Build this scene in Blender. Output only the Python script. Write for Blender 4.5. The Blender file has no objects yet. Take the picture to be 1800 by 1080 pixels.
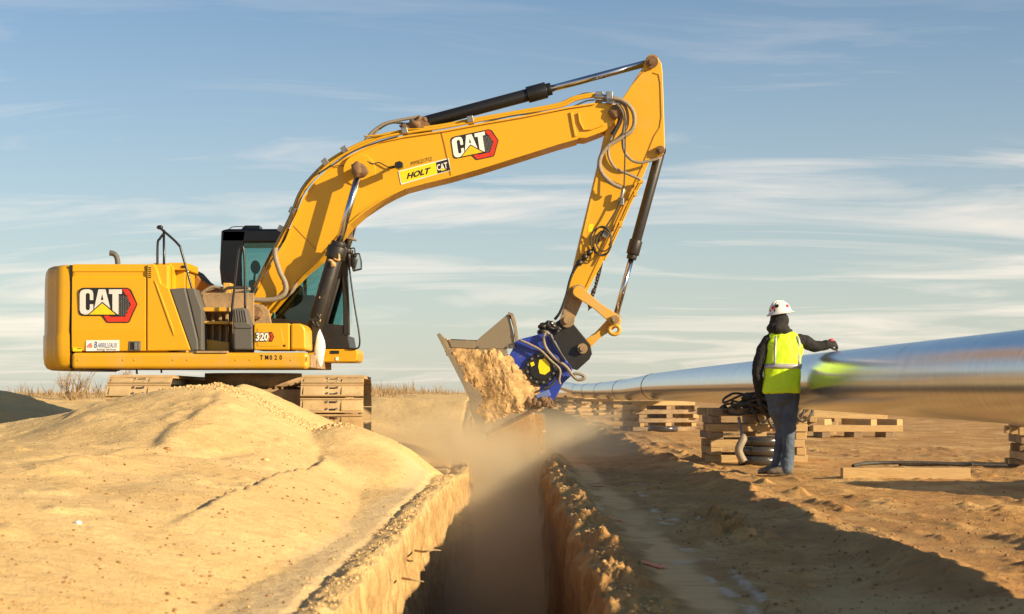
import bpy, bmesh, math, random
import numpy as np
from mathutils import Vector, Matrix, noise as mn
from mathutils.geometry import tessellate_polygon
random.seed(7)
R = math.radians
C = bpy.context.scene.collection
scene = bpy.context.scene

# ------------------------------------------------------------------ camera, sky, sun, exposure
F = 3072.0      # focal length in pixels of the 1800 px wide photograph
HZ = 690.0      # image row of the horizon
CAMZ = 0.9
cam_d = bpy.data.cameras.new('camera'); cam = bpy.data.objects.new('camera', cam_d); C.objects.link(cam)
cam.location = (0, 0, CAMZ); cam.rotation_euler = (R(90), 0, 0)
cam_d.sensor_width = 36; cam_d.lens = 36*F/1800; cam_d.shift_y = (HZ-540)/1800
cam_d.clip_start = 0.1; cam_d.clip_end = 20000
cam_d.dof.use_dof = True; cam_d.dof.focus_distance = 21.5; cam_d.dof.aperture_fstop = 5.6
scene.camera = cam
SUN = Vector((0.80, -0.45, 0.342)).normalized()
ELEV = math.asin(SUN.z); AZ = math.atan2(SUN.x, SUN.y)
w = bpy.data.worlds.new('World'); scene.world = w; w.use_nodes = True
nt = w.node_tree; nt.nodes.clear()
def wn(t, **k):
    n = nt.nodes.new(t)
    for a, b in k.items(): setattr(n, a, b)
    return n
sky = wn('ShaderNodeTexSky', sky_type='NISHITA', sun_disc=False, sun_elevation=ELEV, sun_rotation=AZ,
         air_density=1.0, dust_density=1.1, ozone_density=2.2, altitude=600)
tc = wn('ShaderNodeTexCoord'); sx = wn('ShaderNodeSeparateXYZ'); nt.links.new(tc.outputs['Generated'], sx.inputs[0])
def wm(op, a, b=None, c=None, clamp=False):
    n = wn('ShaderNodeMath', operation=op, use_clamp=clamp)
    for i, v in enumerate((a, b, c)):
        if v is None: continue
        if isinstance(v, (int, float)): n.inputs[i].default_value = v
        else: nt.links.new(v, n.inputs[i])
    return n.outputs[0]
zz = wm('MAXIMUM', sx.outputs[2], 0.0)
den = wm('ADD', zz, 0.12)
u = wm('DIVIDE', sx.outputs[0], den); v = wm('DIVIDE', sx.outputs[1], den)
cmb = wn('ShaderNodeCombineXYZ'); nt.links.new(u, cmb.inputs[0]); nt.links.new(v, cmb.inputs[1])
mp = wn('ShaderNodeMapping'); mp.inputs['Rotation'].default_value = (0, 0, R(3)); mp.inputs['Scale'].default_value = (0.42, 1.0, 1)
mp.inputs['Location'].default_value = (2.2, 0.75, 0)
nt.links.new(cmb.outputs[0], mp.inputs[0])
n1 = wn('ShaderNodeTexNoise'); n1.inputs['Scale'].default_value = 2.1; n1.inputs['Detail'].default_value = 10; n1.inputs['Roughness'].default_value = 0.6
n1.inputs['Distortion'].default_value = 0.9
nt.links.new(mp.outputs[0], n1.inputs['Vector'])
mp2 = wn('ShaderNodeMapping'); mp2.inputs['Scale'].default_value = (0.09, 0.22, 1); mp2.inputs['Location'].default_value = (0.35, 0.1, 0)
nt.links.new(cmb.outputs[0], mp2.inputs[0])
n2 = wn('ShaderNodeTexNoise'); n2.inputs['Scale'].default_value = 2.0; n2.inputs['Detail'].default_value = 3
nt.links.new(mp2.outputs[0], n2.inputs['Vector'])
cl = wm('ADD', wm('MULTIPLY', n1.outputs[0], 0.62), wm('MULTIPLY', n2.outputs[0], 0.42))
cl = wm('MULTIPLY', wm('SUBTRACT', cl, 0.485), 6.0, clamp=True)
alt = wm('SUBTRACT', 1.0, wm('MULTIPLY', wm('SUBTRACT', zz, 0.12), 9.0, clamp=True))
cl = wm('MULTIPLY', cl, wm('ADD', wm('MULTIPLY', alt, 0.60), 0.08))
mixn = wn('ShaderNodeMix', data_type='RGBA'); nt.links.new(cl, mixn.inputs[0])
# high pale veil that warms and greys the sky toward the horizon
veil = wn('ShaderNodeMix', data_type='RGBA')
vf = wm('MULTIPLY', wm('POWER', wm('SUBTRACT', 1.0, wm('MULTIPLY', zz, 3.2, clamp=True)), 1.8), 0.62)
tint = wn('ShaderNodeMix', data_type='RGBA', blend_type='MULTIPLY'); tint.inputs[0].default_value = 1.0; nt.links.new(sky.outputs[0], tint.inputs[6]); tint.inputs[7].default_value = (0.84, 0.97, 1.03, 1)
nt.links.new(vf, veil.inputs[0]); nt.links.new(tint.outputs[2], veil.inputs[6]); veil.inputs[7].default_value = (7.0, 6.7, 5.7, 1)
nt.links.new(veil.outputs[2], mixn.inputs[6]); mixn.inputs[7].default_value = (10.6, 9.1, 7.7, 1)
bg = wn('ShaderNodeBackground'); bg.inputs[1].default_value = 0.070
out = wn('ShaderNodeOutputWorld'); nt.links.new(mixn.outputs[2], bg.inputs[0]); nt.links.new(bg.outputs[0], out.inputs[0])
sl = bpy.data.lights.new('sun', 'SUN'); sl.energy = 5.0; sl.angle = R(0.5); sl.color = (1.0, 0.81, 0.53)
so = bpy.data.objects.new('sun', sl); C.objects.link(so); so.rotation_euler = SUN.to_track_quat('Z', 'Y').to_euler(); so.location = (40, -20, 30)
scene.view_settings.view_transform = 'Standard'; scene.view_settings.look = 'None'
scene.view_settings.exposure = 0.74; scene.view_settings.gamma = 1
try:
    scene.cycles.volume_bounces = 2; scene.cycles.volume_max_steps = 256
    scene.cycles.transparent_max_bounces = 12; scene.cycles.max_bounces = 8
except Exception: pass

# ------------------------------------------------------------------ helpers
def W(px, py, Y):
    return Vector(((px-900)/F*Y, Y, CAMZ-(py-HZ)/F*Y))

class G:                                       # small node-graph helper
    def __init__(s, name):
        s.m = bpy.data.materials.new(name); s.m.use_nodes = True
        s.t = s.m.node_tree; s.b = s.t.nodes['Principled BSDF']; s.o = s.t.nodes['Material Output']
        s.tc = s.t.nodes.new('ShaderNodeTexCoord'); s.geo = s.t.nodes.new('ShaderNodeNewGeometry')
    def n(s, t, **k):
        n = s.t.nodes.new(t)
        for a, b in k.items(): setattr(n, a, b)
        return n
    def put(s, sock, v):
        if isinstance(v, (int, float)): sock.default_value = v
        elif isinstance(v, (tuple, list)): sock.default_value = tuple(v)+((1,) if len(v) == 3 and sock.type == 'RGBA' else ())
        else: s.t.links.new(v, sock)
    def math(s, op, a, b=0.0, clamp=False):
        n = s.n('ShaderNodeMath', operation=op, use_clamp=clamp); s.put(n.inputs[0], a); s.put(n.inputs[1], b); return n.outputs[0]
    def noise(s, scale, detail=4, rough=0.5, vec=None, sc=(1, 1, 1), dist=0.0):
        mpn = s.n('ShaderNodeMapping'); mpn.inputs['Scale'].default_value = sc
        s.put(mpn.inputs[0], vec if vec is not None else s.tc.outputs['Object'])
        n = s.n('ShaderNodeTexNoise'); n.inputs['Scale'].default_value = scale; n.inputs['Detail'].default_value = detail
        n.inputs['Roughness'].default_value = rough; n.inputs['Distortion'].default_value = dist
        s.t.links.new(mpn.outputs[0], n.inputs['Vector']); return n.outputs[0]
    def ramp(s, f, lo, hi):
        return s.math('MULTIPLY', s.math('SUBTRACT', f, lo), 1.0/(hi-lo), clamp=True)
    def mix(s, f, a, b):
        n = s.n('ShaderNodeMix', data_type='RGBA'); s.put(n.inputs[0], f); s.put(n.inputs[6], a); s.put(n.inputs[7], b); return n.outputs[2]
    def bump(s, h, strength=0.3, dist=0.01, prev=None):
        n = s.n('ShaderNodeBump'); n.inputs['Strength'].default_value = strength; n.inputs['Distance'].default_value = dist
        s.put(n.inputs['Height'], h)
        if prev is not None: s.t.links.new(prev, n.inputs['Normal'])
        s.t.links.new(n.outputs[0], s.b.inputs['Normal']); return n.outputs[0]
    def set(s, **k):
        for a, b in k.items(): s.put(s.b.inputs[{'col': 'Base Color', 'rough': 'Roughness', 'metal': 'Metallic', 'spec': 'Specular IOR Level', 'coat': 'Coat Weight', 'trans': 'Transmission Weight', 'ior': 'IOR', 'sheen': 'Sheen Weight'}[a]], b)
        return s.m
DUST = (0.50, 0.335, 0.17)
def paint(name, col, rough=0.42, dust=0.35, dustcol=DUST, metal=0.0, coat=0.06, scale=1.0, bump=0.15):
    g = G(name)
    a = g.noise(2.2*scale, 6, 0.6); b = g.noise(18*scale, 5, 0.65); c = g.noise(7*scale, 4, 0.6, sc=(1, 1, 0.15))
    f = g.math('ADD', g.math('MULTIPLY', a, 0.5), g.math('ADD', g.math('MULTIPLY', b, 0.3), g.math('MULTIPLY', c, 0.2)))
    m_ = g.math('MULTIPLY', g.ramp(f, 0.62-0.30*dust, 0.80-0.15*dust), min(1.0, dust*1.6))
    thin = g.math('MULTIPLY', a, 0.10*dust*2)
    base = g.mix(thin, col, dustcol)
    fine = g.mix(g.math('MULTIPLY', g.ramp(b, 0.3, 0.7), 0.12), base, tuple(x*0.7 for x in col))
    colr = g.mix(m_, fine, dustcol)
    g.bump(b, bump, 0.004)
    return g.set(col=colr, rough=g.math('ADD', rough, g.math('MULTIPLY', m_, 0.5)), metal=metal, coat=coat)
def plain(name, col, rough=0.6, metal=0.0, var=0.2, scale=20, bump=0.2, **k):
    g = G(name); a = g.noise(scale, 5, 0.6)
    colr = g.mix(g.ramp(a, 0.3, 0.7), tuple(x*(1-var) for x in col), tuple(min(1, x*(1+var)) for x in col))
    g.bump(a, bump, 0.005); return g.set(col=colr, rough=rough, metal=metal, **k)

M = {}
YEL = (0.67, 0.345, 0.003)
M['yellow'] = paint('machine_yellow', YEL, dust=0.26)
M['yellow_clean'] = paint('machine_yellow_clean', (0.69, 0.355, 0.002), dust=0.18, bump=0.05)
M['yellow_dirty'] = paint('machine_yellow_dirty', YEL, dust=0.62, scale=2)
M['mudmetal'] = paint('muddy_metal', (0.20, 0.13, 0.07), rough=0.7, dust=0.8, scale=2, coat=0)
M['rustymud'] = paint('rusty_mud', (0.16, 0.085, 0.04), rough=0.8, dust=0.5, dustcol=(0.38, 0.23, 0.11), scale=5, coat=0, bump=0.9)
M['black'] = paint('black_paint', (0.012, 0.012, 0.013), rough=0.35, dust=0.03)
M['black_dirty'] = paint('black_dirty', (0.012, 0.011, 0.010), rough=0.45, dust=0.19, scale=3)
M['grey'] = paint('grey_plastic', (0.10, 0.095, 0.085), rough=0.6, dust=0.18, coat=0)
M['chrome'] = plain('chrome_rod', (0.55, 0.56, 0.60), 0.16, 1.0, 0.08, 8, 0.02)
M['steel'] = plain('worn_steel', (0.35, 0.33, 0.30), 0.4, 0.9, 0.3, 14, 0.2)
M['rubber'] = plain('hose_rubber', (0.05, 0.043, 0.035), 0.65, 0, 0.4, 30)
M['hose'] = plain('dusty_hose', (0.26, 0.21, 0.15), 0.6, 0, 0.35, 60, 0.5)
M['blue'] = paint('blue_paint', (0.010, 0.040, 0.34), rough=0.32, dust=0.30, dustcol=(0.42, 0.32, 0.22), scale=2.2)
M['gap'] = plain('dark_gap', (0.012, 0.010, 0.008), 0.9)
M['white'] = plain('white_vinyl', (0.80, 0.77, 0.72), 0.45, 0, 0.04, 30, 0.02)
M['silver'] = plain('logo_silver', (0.78, 0.74, 0.68), 0.30, 0.25, 0.08, 12, 0.02)
M['ink'] = plain('black_ink', (0.012, 0.012, 0.013), 0.5, 0, 0.1)
M['red'] = plain('logo_red', (0.62, 0.035, 0.012), 0.4, 0, 0.2, 8, 0.02)
M['logoyellow'] = plain('logo_yellow', (0.80, 0.52, 0.01), 0.4, 0, 0.15, 8, 0.02)
M['hexgrey'] = plain('hex_grey', (0.16, 0.15, 0.14), 0.5)
M['stickerblue'] = plain('sticker_blue', (0.03, 0.09, 0.28), 0.5)
M['lemon'] = plain('lemon_sticker', (0.85, 0.62, 0.01), 0.4, 0, 0.03)
M['lamp'] = plain('lamp_lens', (0.5, 0.5, 0.48), 0.15, 0.3)
M['mirror'] = plain('mirror_glass', (0.75, 0.78, 0.76), 0.04, 1.0, 0.02, 5, 0.0)
M['cloth_white'] = plain('white_rag', (0.78, 0.74, 0.70), 0.8, 0, 0.08, 40, 0.4)
M['seat'] = plain('seat_fabric', (0.03, 0.035, 0.03), 0.8)
g = G('cab_glass'); g.b.inputs['Alpha'].default_value = 1
tr = g.n('ShaderNodeBsdfTransparent'); tr.inputs[0].default_value = (0.60, 0.77, 0.76, 1)
gl = g.n('ShaderNodeBsdfGlossy'); gl.inputs['Roughness'].default_value = 0.03; gl.inputs[0].default_value = (0.9, 0.95, 0.9, 1)
fr = g.n('ShaderNodeFresnel'); fr.inputs[0].default_value = 1.5
ms = g.n('ShaderNodeMixShader'); g.t.links.new(g.math('MULTIPLY', fr.outputs[0], 1.0), ms.inputs[0]); g.t.links.new(tr.outputs[0], ms.inputs[1]); g.t.links.new(gl.outputs[0], ms.inputs[2])
g.t.links.new(ms.outputs[0], g.o.inputs[0]); M['glass'] = g.m
def wood(name, c1, c2):
    g = G(name); a = g.noise(6, 6, 0.65, sc=(1, 14, 14)); b = g.noise(3, 4)
    c = g.mix(g.ramp(a, 0.3, 0.7), c1, c2); c = g.mix(g.math('MULTIPLY', g.ramp(b, 0.45, 0.7), 0.5), c, DUST)
    g.bump(a, 0.5, 0.006); return g.set(col=c, rough=0.8)
M['wood'] = wood('pallet_wood', (0.38, 0.23, 0.09), (0.60, 0.41, 0.18))
M['wood_dark'] = wood('weathered_wood', (0.17, 0.11, 0.06), (0.36, 0.25, 0.14))

class MB:
    def __init__(s): s.v = []; s.f = []; s.sm = []; s.mi = []; s.cm = 0
    def face(s, idx, smooth=False): s.f.append(idx); s.sm.append(smooth); s.mi.append(s.cm)
    def prism(s, pts, d):                       # planar polygon (Vectors) extruded by vector d
        d = Vector(d); n = len(pts); o = len(s.v)
        nrm = Vector((0, 0, 0))
        for i in range(n): nrm += Vector(pts[i]).cross(Vector(pts[(i+1) % n]))
        pts = [Vector(p) for p in pts]
        if nrm.dot(d) > 0: pts = pts[::-1]
        s.v += [tuple(p) for p in pts]+[tuple(p+d) for p in pts]
        s.face(tuple(range(o, o+n))); s.face(tuple(range(o+2*n-1, o+n-1, -1)))
        for i in range(n):
            j = (i+1) % n; s.face((o+j, o+i, o+n+i, o+n+j))
        return s
    def ppoly(s, px, y0, y1):                   # image-plane outline at distance y0, extruded to y1
        return s.prism([W(x, y, y0) for x, y in px], (0, y1-y0, 0))
    def flat(s, px, Y, holes=None):             # flat sticker shape at distance Y
        loops = [[Vector((x, y, 0)) for x, y in px]]+[[Vector((x, y, 0)) for x, y in h] for h in (holes or [])]
        allp = [p for l in loops for p in l]; o = len(s.v)
        s.v += [tuple(W(p.x, p.y, Y)) for p in allp]
        for t in tessellate_polygon(loops):
            a, b, c = [allp[i] for i in t]
            if (b-a).cross(c-a).z > 0: t = t[::-1]
            s.face(tuple(o+i for i in t))
        return s
    def box(s, c, size, rot=None):
        c = Vector(c); hx, hy, hz = [q/2 for q in size]; o = len(s.v)
        for x in (-1, 1):
            for y in (-1, 1):
                for z in (-1, 1):
                    p = Vector((x*hx, y*hy, z*hz))
                    if rot is not None: p = rot @ p
                    s.v.append(tuple(c+p))
        for f in ((0, 1, 3, 2), (4, 6, 7, 5), (0, 4, 5, 1), (2, 3, 7, 6), (0, 2, 6, 4), (1, 5, 7, 3)): s.face(tuple(o+i for i in f))
        return s
    def bb(s, a, b):
        a = Vector(a); b = Vector(b); return s.box((a+b)/2, [abs(q) for q in (b-a)])
    def cyl(s, p0, p1, r0, r1=None, seg=20, caps=True):
        r1 = r0 if r1 is None else r1
        return s.tube([p0, p1], [r0, r1], seg=seg, caps=caps, smooth_path=False)
    def tube(s, pts, r, seg=10, caps=True, smooth_path=True, sub=6):
        pts = [Vector(p) for p in pts]
        rr = list(r) if isinstance(r, (list, tuple)) else [r]*len(pts)
        if smooth_path and len(pts) > 2:
            q = []; qr = []
            for i in range(len(pts)-1):
                p0 = pts[max(i-1, 0)]; p1 = pts[i]; p2 = pts[i+1]; p3 = pts[min(i+2, len(pts)-1)]
                for k in range(sub):
                    t = k/sub
                    q.append(0.5*((2*p1)+(p2-p0)*t+(2*p0-5*p1+4*p2-p3)*t*t+(3*p1-p0-3*p2+p3)*t**3)); qr.append(rr[i]*(1-t)+rr[i+1]*t)
            q.append(pts[-1]); qr.append(rr[-1]); pts = q; rr = qr
        o = len(s.v); up = None
        for i, p in enumerate(pts):
            a = pts[max(i-1, 0)]; b = pts[min(i+1, len(pts)-1)]; d = (b-a).normalized()
            if up is None:
                up = Vector((0, 0, 1)) if abs(d.z) < 0.9 else Vector((0, 1, 0))
            up = (up-d*up.dot(d)); up = up.normalized() if up.length > 1e-6 else d.orthogonal().normalized()
            side = d.cross(up)
            for k in range(seg):
                an = 2*math.pi*k/seg; s.v.append(tuple(p+(up*math.cos(an)+side*math.sin(an))*rr[i]))
        for i in range(len(pts)-1):
            for k in range(seg):
                k2 = (k+1) % seg; s.face((o+i*seg+k, o+i*seg+k2, o+(i+1)*seg+k2, o+(i+1)*seg+k), True)
        if caps:
            s.face(tuple(o+k for k in range(seg))[::-1]); e = o+(len(pts)-1)*seg; s.face(tuple(e+k for k in range(seg)))
        return s
    def loft(s, rings, caps=True, smooth=True):
        o = len(s.v); n = len(rings[0])
        for r in rings: s.v += [tuple(p) for p in r]
        for i in range(len(rings)-1):
            for k in range(n):
                k2 = (k+1) % n; s.face((o+i*n+k, o+i*n+k2, o+(i+1)*n+k2, o+(i+1)*n+k), smooth)
        if caps:
            s.face(tuple(o+k for k in range(n))[::-1]); e = o+(len(rings)-1)*n; s.face(tuple(e+k for k in range(n)))
        return s
    def ball(s, c, r, sub=2, amp=0.0, freq=8.0, seed=0.0):
        bm = bmesh.new(); bmesh.ops.create_icosphere(bm, subdivisions=sub, radius=1)
        c = Vector(c); r = Vector(r) if not isinstance(r, (int, float)) else Vector((r, r, r)); o = len(s.v)
        for v in bm.verts:
            p = Vector((v.co.x*r.x, v.co.y*r.y, v.co.z*r.z))
            if amp: p *= 1+amp*mn.fractal(p*freq+Vector((seed*3.1, seed*1.7, seed)), 1.0, 2.0, 3)
            s.v.append(tuple(c+p))
        for f in bm.faces: s.face(tuple(o+v.index for v in f.verts), True)
        bm.free(); return s
    def islands(s):
        par = list(range(len(s.v)))
        def fd(i):
            while par[i] != i: par[i] = par[par[i]]; i = par[i]
            return i
        for f in s.f:
            a = fd(f[0])
            for i in f[1:]: par[fd(i)] = a
        gr = {}
        for fi, f in enumerate(s.f): gr.setdefault(fd(f[0]), []).append(fi)
        out_ = []
        for fl in gr.values():
            m = MB(); mp_ = {}
            for fi in fl:
                m.f.append(tuple(mp_.setdefault(i, len(mp_)) for i in s.f[fi])); m.sm.append(s.sm[fi]); m.mi.append(s.mi[fi])
            m.v = [None]*len(mp_)
            for i, j in mp_.items(): m.v[j] = s.v[i]
            out_.append(m)
        return out_
    def build(s, name, mats, parent=None, bevel=0.0, seg=2, origin=None):
        o0 = Vector(parent_origin(parent)) if parent is not None else Vector(origin or (0, 0, 0))
        me = bpy.data.meshes.new(name)
        me.from_pydata([tuple(Vector(v)-o0) for v in s.v], [], s.f)
        if not isinstance(mats, (list, tuple)): mats = [mats]
        for m in mats: me.materials.append(m)
        me.polygons.foreach_set('use_smooth', s.sm); me.polygons.foreach_set('material_index', s.mi); me.update()
        ob = bpy.data.objects.new(name, me); C.objects.link(ob)
        if parent is not None: ob.parent = parent
        else: ob.location = o0
        if bevel:
            b = ob.modifiers.new('bevel', 'BEVEL'); b.width = bevel; b.segments = seg; b.limit_method = 'ANGLE'; b.angle_limit = R(35)
        return ob
ORI = {}
def parent_origin(p):
    q = Vector((0, 0, 0))
    while p is not None: q += p.location; p = p.parent
    return q
def tag(o, label=None, cat=None, group=None, kind=None):
    if label: o['label'] = label
    if cat: o['category'] = cat
    if group: o['group'] = group
    if kind: o['kind'] = kind
    return o
def thing(name, loc, label, cat, group=None):
    o = bpy.data.objects.new(name, None); C.objects.link(o); o.location = loc; o.empty_display_size = 0.2
    return tag(o, label, cat, group)
def text_mesh(mb, s_, origin, uvec, vvec, Y, bold=0.0, align='LEFT'):
    """letters laid on the surface at distance Y; one em = uvec / vvec (photo pixels)"""
    cu = bpy.data.curves.new('t', 'FONT'); cu.body = s_; cu.offset = bold; cu.size = 1; cu.align_x = align; cu.resolution_u = 3
    ob = bpy.data.objects.new('t', cu); C.objects.link(ob)
    dg = bpy.context.evaluated_depsgraph_get(); me = bpy.data.meshes.new_from_object(ob.evaluated_get(dg))
    o = len(mb.v)
    for v in me.vertices:
        px = origin[0]+v.co.x*uvec[0]+v.co.y*vvec[0]; py = origin[1]+v.co.x*uvec[1]+v.co.y*vvec[1]
        mb.v.append(tuple(W(px, py, Y)))
    for p in me.polygons: mb.face(tuple(o+i for i in p.vertices))
    bpy.data.objects.remove(ob); bpy.data.meshes.remove(me); bpy.data.curves.remove(cu)

# ------------------------------------------------------------------ numpy noise
_rng = np.random.RandomState(3); _perm = _rng.rand(256, 256)
def vnoise(x, y):
    xi = np.floor(x).astype(int); yi = np.floor(y).astype(int); xf = x-xi; yf = y-yi
    xf = xf*xf*(3-2*xf); yf = yf*yf*(3-2*yf)
    a = _perm[xi % 256, yi % 256]; b = _perm[(xi+1) % 256, yi % 256]; c = _perm[xi % 256, (yi+1) % 256]; d = _perm[(xi+1) % 256, (yi+1) % 256]
    return (a*(1-xf)+b*xf)*(1-yf)+(c*(1-xf)+d*xf)*yf
def fbm(x, y, oct=4, g=0.5):
    s_ = 0; a = 1; t = 0
    for i in range(oct):
        s_ = s_+a*vnoise(x*2**i+17.3*i, y*2**i+5.7*i); t += a; a *= g
    return s_/t-0.5
def sst(a, b, x):
    t = np.clip((x-a)/(b-a), 0, 1); return t*t*(3-2*t)
def smax(a, b, k):
    h = np.clip(0.5+0.5*(a-b)/k, 0, 1); return b*(1-h)+a*h+k*h*(1-h)

# ------------------------------------------------------------------ terrain
def eL(Y):
    b = np.interp(Y, [-8, 3, 7.1, 10, 14, 17.6, 18.2, 18.9, 20.3, 21.5, 23, 27], [-0.80, -0.74, -0.70, -0.68, -0.65, -0.61, -0.59, -0.50, -0.51, -0.54, -0.58, -0.62])
    return b+0.05*fbm(Y*1.3, Y*0+3.3, 4)+0.04*fbm(Y*6, Y*0+9.1, 3)
def eR(Y):
    b = np.interp(Y, [-8, 3, 7.1, 12, 18, 27], [0.38, 0.37, 0.385, 0.40, 0.38, 0.40])
    return b+0.08*fbm(Y*1.7, Y*0+23.3, 4)+0.05*fbm(Y*6, Y*0+29.1, 3)
def depth(Y): return 2.3*sst(-7, -5, Y)*(1-sst(24.9, 25.3, Y))
def hgt(X, Y):
    X = np.asarray(X, float); Y = np.asarray(Y, float)
    el, er = eL(Y), eR(Y)
    base = 0.03*fbm(X*0.35, Y*0.35, 3)
    # ---- left: spoil bank
    toe = np.interp(Y, [0, 6.8, 8, 9.5, 11, 13, 15.5, 17, 20, 24, 30, 100], [-1.25, -1.2, -1.2, -1.06, -1.02, -1.15, -1.3, -1.12, -0.95, -1.1, -1.0, -1.2])+0.10*fbm(X*0, Y*1.1, 3)
    t = np.maximum(toe-X, 0)
    Hs = np.interp(Y, [0, 5, 9, 13, 17, 19, 21, 26.5, 29, 60, 90, 150], [0.40, 0.46, 0.53, 0.56, 0.54, 0.36, 0.20, 0.20, 0.60, 0.60, 0.5, 0.1])
    slope = 0.44
    bank = Hs*(1-np.exp(-t*slope/Hs))*(1-sst(10, 14, t))
    bank = bank+0.14*fbm(X*0.75+3, Y*0.5, 4)*sst(0.2, 1.6, t)
    left = bank
    def cone(cx, cy, h, sl_l, sl_r, sl_f, sl_b, rnd=0.12):
        dx = X-cx; dy = Y-cy
        ax = np.where(dx < 0, dx*sl_l, dx*sl_r); ay = np.where(dy < 0, dy*sl_f, dy*sl_b)
        return h+rnd-np.sqrt(ax*ax+ay*ay+rnd*rnd)
    wob = 0.07*fbm(X*1.3, Y*1.3+7, 4)
    left = smax(left, cone(-3.20, 19.0, 0.97, 0.25, 0.50, 0.14, 0.5)+wob, 0.06)
    left = smax(left, cone(-3.15, 20.5, 0.99, 0.70, 0.46, 0.5, 0.6, 0.05)+1.5*wob, 0.02)
    left = smax(left, cone(-1.80, 18.4, 0.56, 0.50, 0.50, 0.20, 0.5, 0.12)+wob, 0.03)
    back = 0.80*sst(26.5, 33, Y)*(1-sst(60, 110, Y))*(1-sst(-0.6, 0.9, X-0.01*(Y-30)))*sst(-16, -9, X)*(1+0.35*fbm(X*0.5, Y*0.3, 4))
    left = smax(left, back, 0.05)
    # dark heap behind the machine, far left
    left = smax(left, cone(-8.5, 27.3, 0.99, 0.05, 0.30, 0.45, 0.4)+wob*3, 0.1)
    left = left+0.05*(0.5-np.abs(fbm(X*0.9+4, Y*0.35+2, 3))*3)*sst(0.5, 1.5, t)*(1-sst(18, 19, Y))
    cr_ = X+1.82+0.30*fbm(X*0, Y*0.45+3, 3)+0.06*fbm(X*5, Y*3, 3)
    left = left+0.085*sst(-0.03, 0.04, cr_)*np.exp(-np.maximum(cr_, 0)/0.45)*sst(8.5, 10.5, Y)*(1-sst(15.5, 17, Y))
    cr2 = X+3.0+0.35*fbm(X*0, Y*0.4+13, 3)+0.08*fbm(X*4, Y*2.5+9, 3)
    left = left+0.055*sst(-0.06, 0.08, cr2)*np.exp(-np.maximum(cr2, 0)/0.5)*sst(10.5, 12.5, Y)*(1-sst(17, 18.5, Y))
    left = left+0.05*np.clip(fbm(X*3.2, Y*1.6+50, 4, 0.6)*2.5-0.25, 0, 1)*sst(0.3, 0.8, t)*(1-sst(19, 20, Y))
    # diagonal crust line across the sand
    ln = (X+2.9)*0.55-(Y-12.0)*0.10
    left = left-0.02*np.exp(-(ln/0.05)**2)*sst(9, 10, Y)*(1-sst(15, 16, Y))
    # shallow groove beyond the dug part
    gx = np.interp(Y, [18.4, 20, 22, 25], [-0.5, -1.0, -1.6, -2.4])
    left = left-0.34*np.exp(-((X-gx)/0.15)**2)*sst(18.3, 20, Y)*(1-sst(22.5, 25, Y))
    left = left*(1-(1-sst(0.02, 0.55, el-X))*(1-sst(19.2, 20.5, Y))*0.9)
    # clods along the left lip
    rim = np.exp(-(((el-X)-0.05)/0.10)**2)
    lump = np.clip(fbm(X*9, Y*5, 4, 0.6)+0.05, 0, 1)
    left = left+rim*(0.015+0.10*lump)*sst(3, 6, Y)
    left = left-0.03*np.exp(-(((el-X)-0.20)/0.03)**2)*(fbm(X*1.5, Y*1.5)+0.6)
    # fine relief
    left = left+0.012*fbm(X*5, Y*3, 4, 0.6)+0.010*fbm(X*14, Y*9, 3, 0.6)
    # ---- right
    r = X-er
    rl = np.clip(fbm(X*6+11, Y*3.4, 5, 0.66)+0.08, 0, 1)
    right = np.exp(-((r-0.12)/0.16)**2)*(0.03+0.30*rl)
    rough = fbm(X*4, Y*2.4, 5, 0.62)
    rw_ = r+0.10*fbm(X*3, Y*1.5+40, 4)
    strip = sst(0.29, 0.37, rw_)*(1-sst(0.50, 0.58, rw_))
    mid = sst(0.62, 0.7, r)*(1-sst(1.2, 1.5, r))
    far = sst(1.35, 1.6, r)
    right = right+strip*(-0.015+0.014*np.sin(Y*26+5*fbm(X*2, Y*2))*vnoise(X*3, Y*2.1)+0.03*np.clip(fbm(X*4, Y*5, 4), 0, 1))-0.05*np.exp(-((r-0.64)/0.05)**2)
    right = right+mid*0.09*rough+0.05*mid*np.clip(fbm(X*7, Y*6, 3)*1.6, 0, 1)
    right = right+0.10*np.exp(-((r-1.62)/0.22)**2)*(0.6+1.2*fbm(X*1.5, Y*0.9))
    # churned clod patch
    cp = np.exp(-(((X-1.42)/0.16)**2+((Y-11.4)/1.2)**2))
    right = right+cp*0.34*np.clip(fbm(X*12, Y*8, 4, 0.65)+0.12, -.2, 1)
    right = right+far*(0.10*fbm(X*2.0, Y*1.0, 5, 0.64)+0.05*np.clip(fbm(X*8, Y*5, 3, 0.6)-0.02, 0, 1))
    right = right+0.006*fbm(X*16, Y*11, 3)
    for rx_, dp_ in ((2.35, .06), (2.75, .05), (4.4, .07), (4.95, .06)):
        ru = (X-rx_-0.25*fbm(X*0, Y*0.25+rx_, 2))/0.13
        right = right-dp_*np.exp(-ru*ru)*(0.7+0.12*np.sin(Y*19+4*fbm(X*0,Y*1.3,2))+0.5*fbm(X*6, Y*4, 3))*sst(-0.15, 0.1, fbm(X*0+rx_, Y*0.4, 2))+0.03*np.exp(-((np.abs(ru)-1.6)/0.5)**2)*np.clip(fbm(X*7, Y*3.3, 4)*3+.2, 0, 1)
    right = right+far*0.07*np.clip(fbm(X*1.1+31, Y*0.6+7, 4, 0.55)*2.2-0.15, 0, 1)*(0.5+np.clip(fbm(X*10, Y*7, 3)*2, -.3, 1))
    # unseen mounds added out of frame, right of the pipe, to shade the ground
    right = smax(right, cone(7.9, 14.6, 2.0, 0.62, 0.42, 0.6, 0.6)+wob*3, 0.1)
    right = smax(right, cone(5.0, 4.6, 0.95, 0.55, 0.4, 0.5, 0.55)+wob*2, 0.1)
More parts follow.
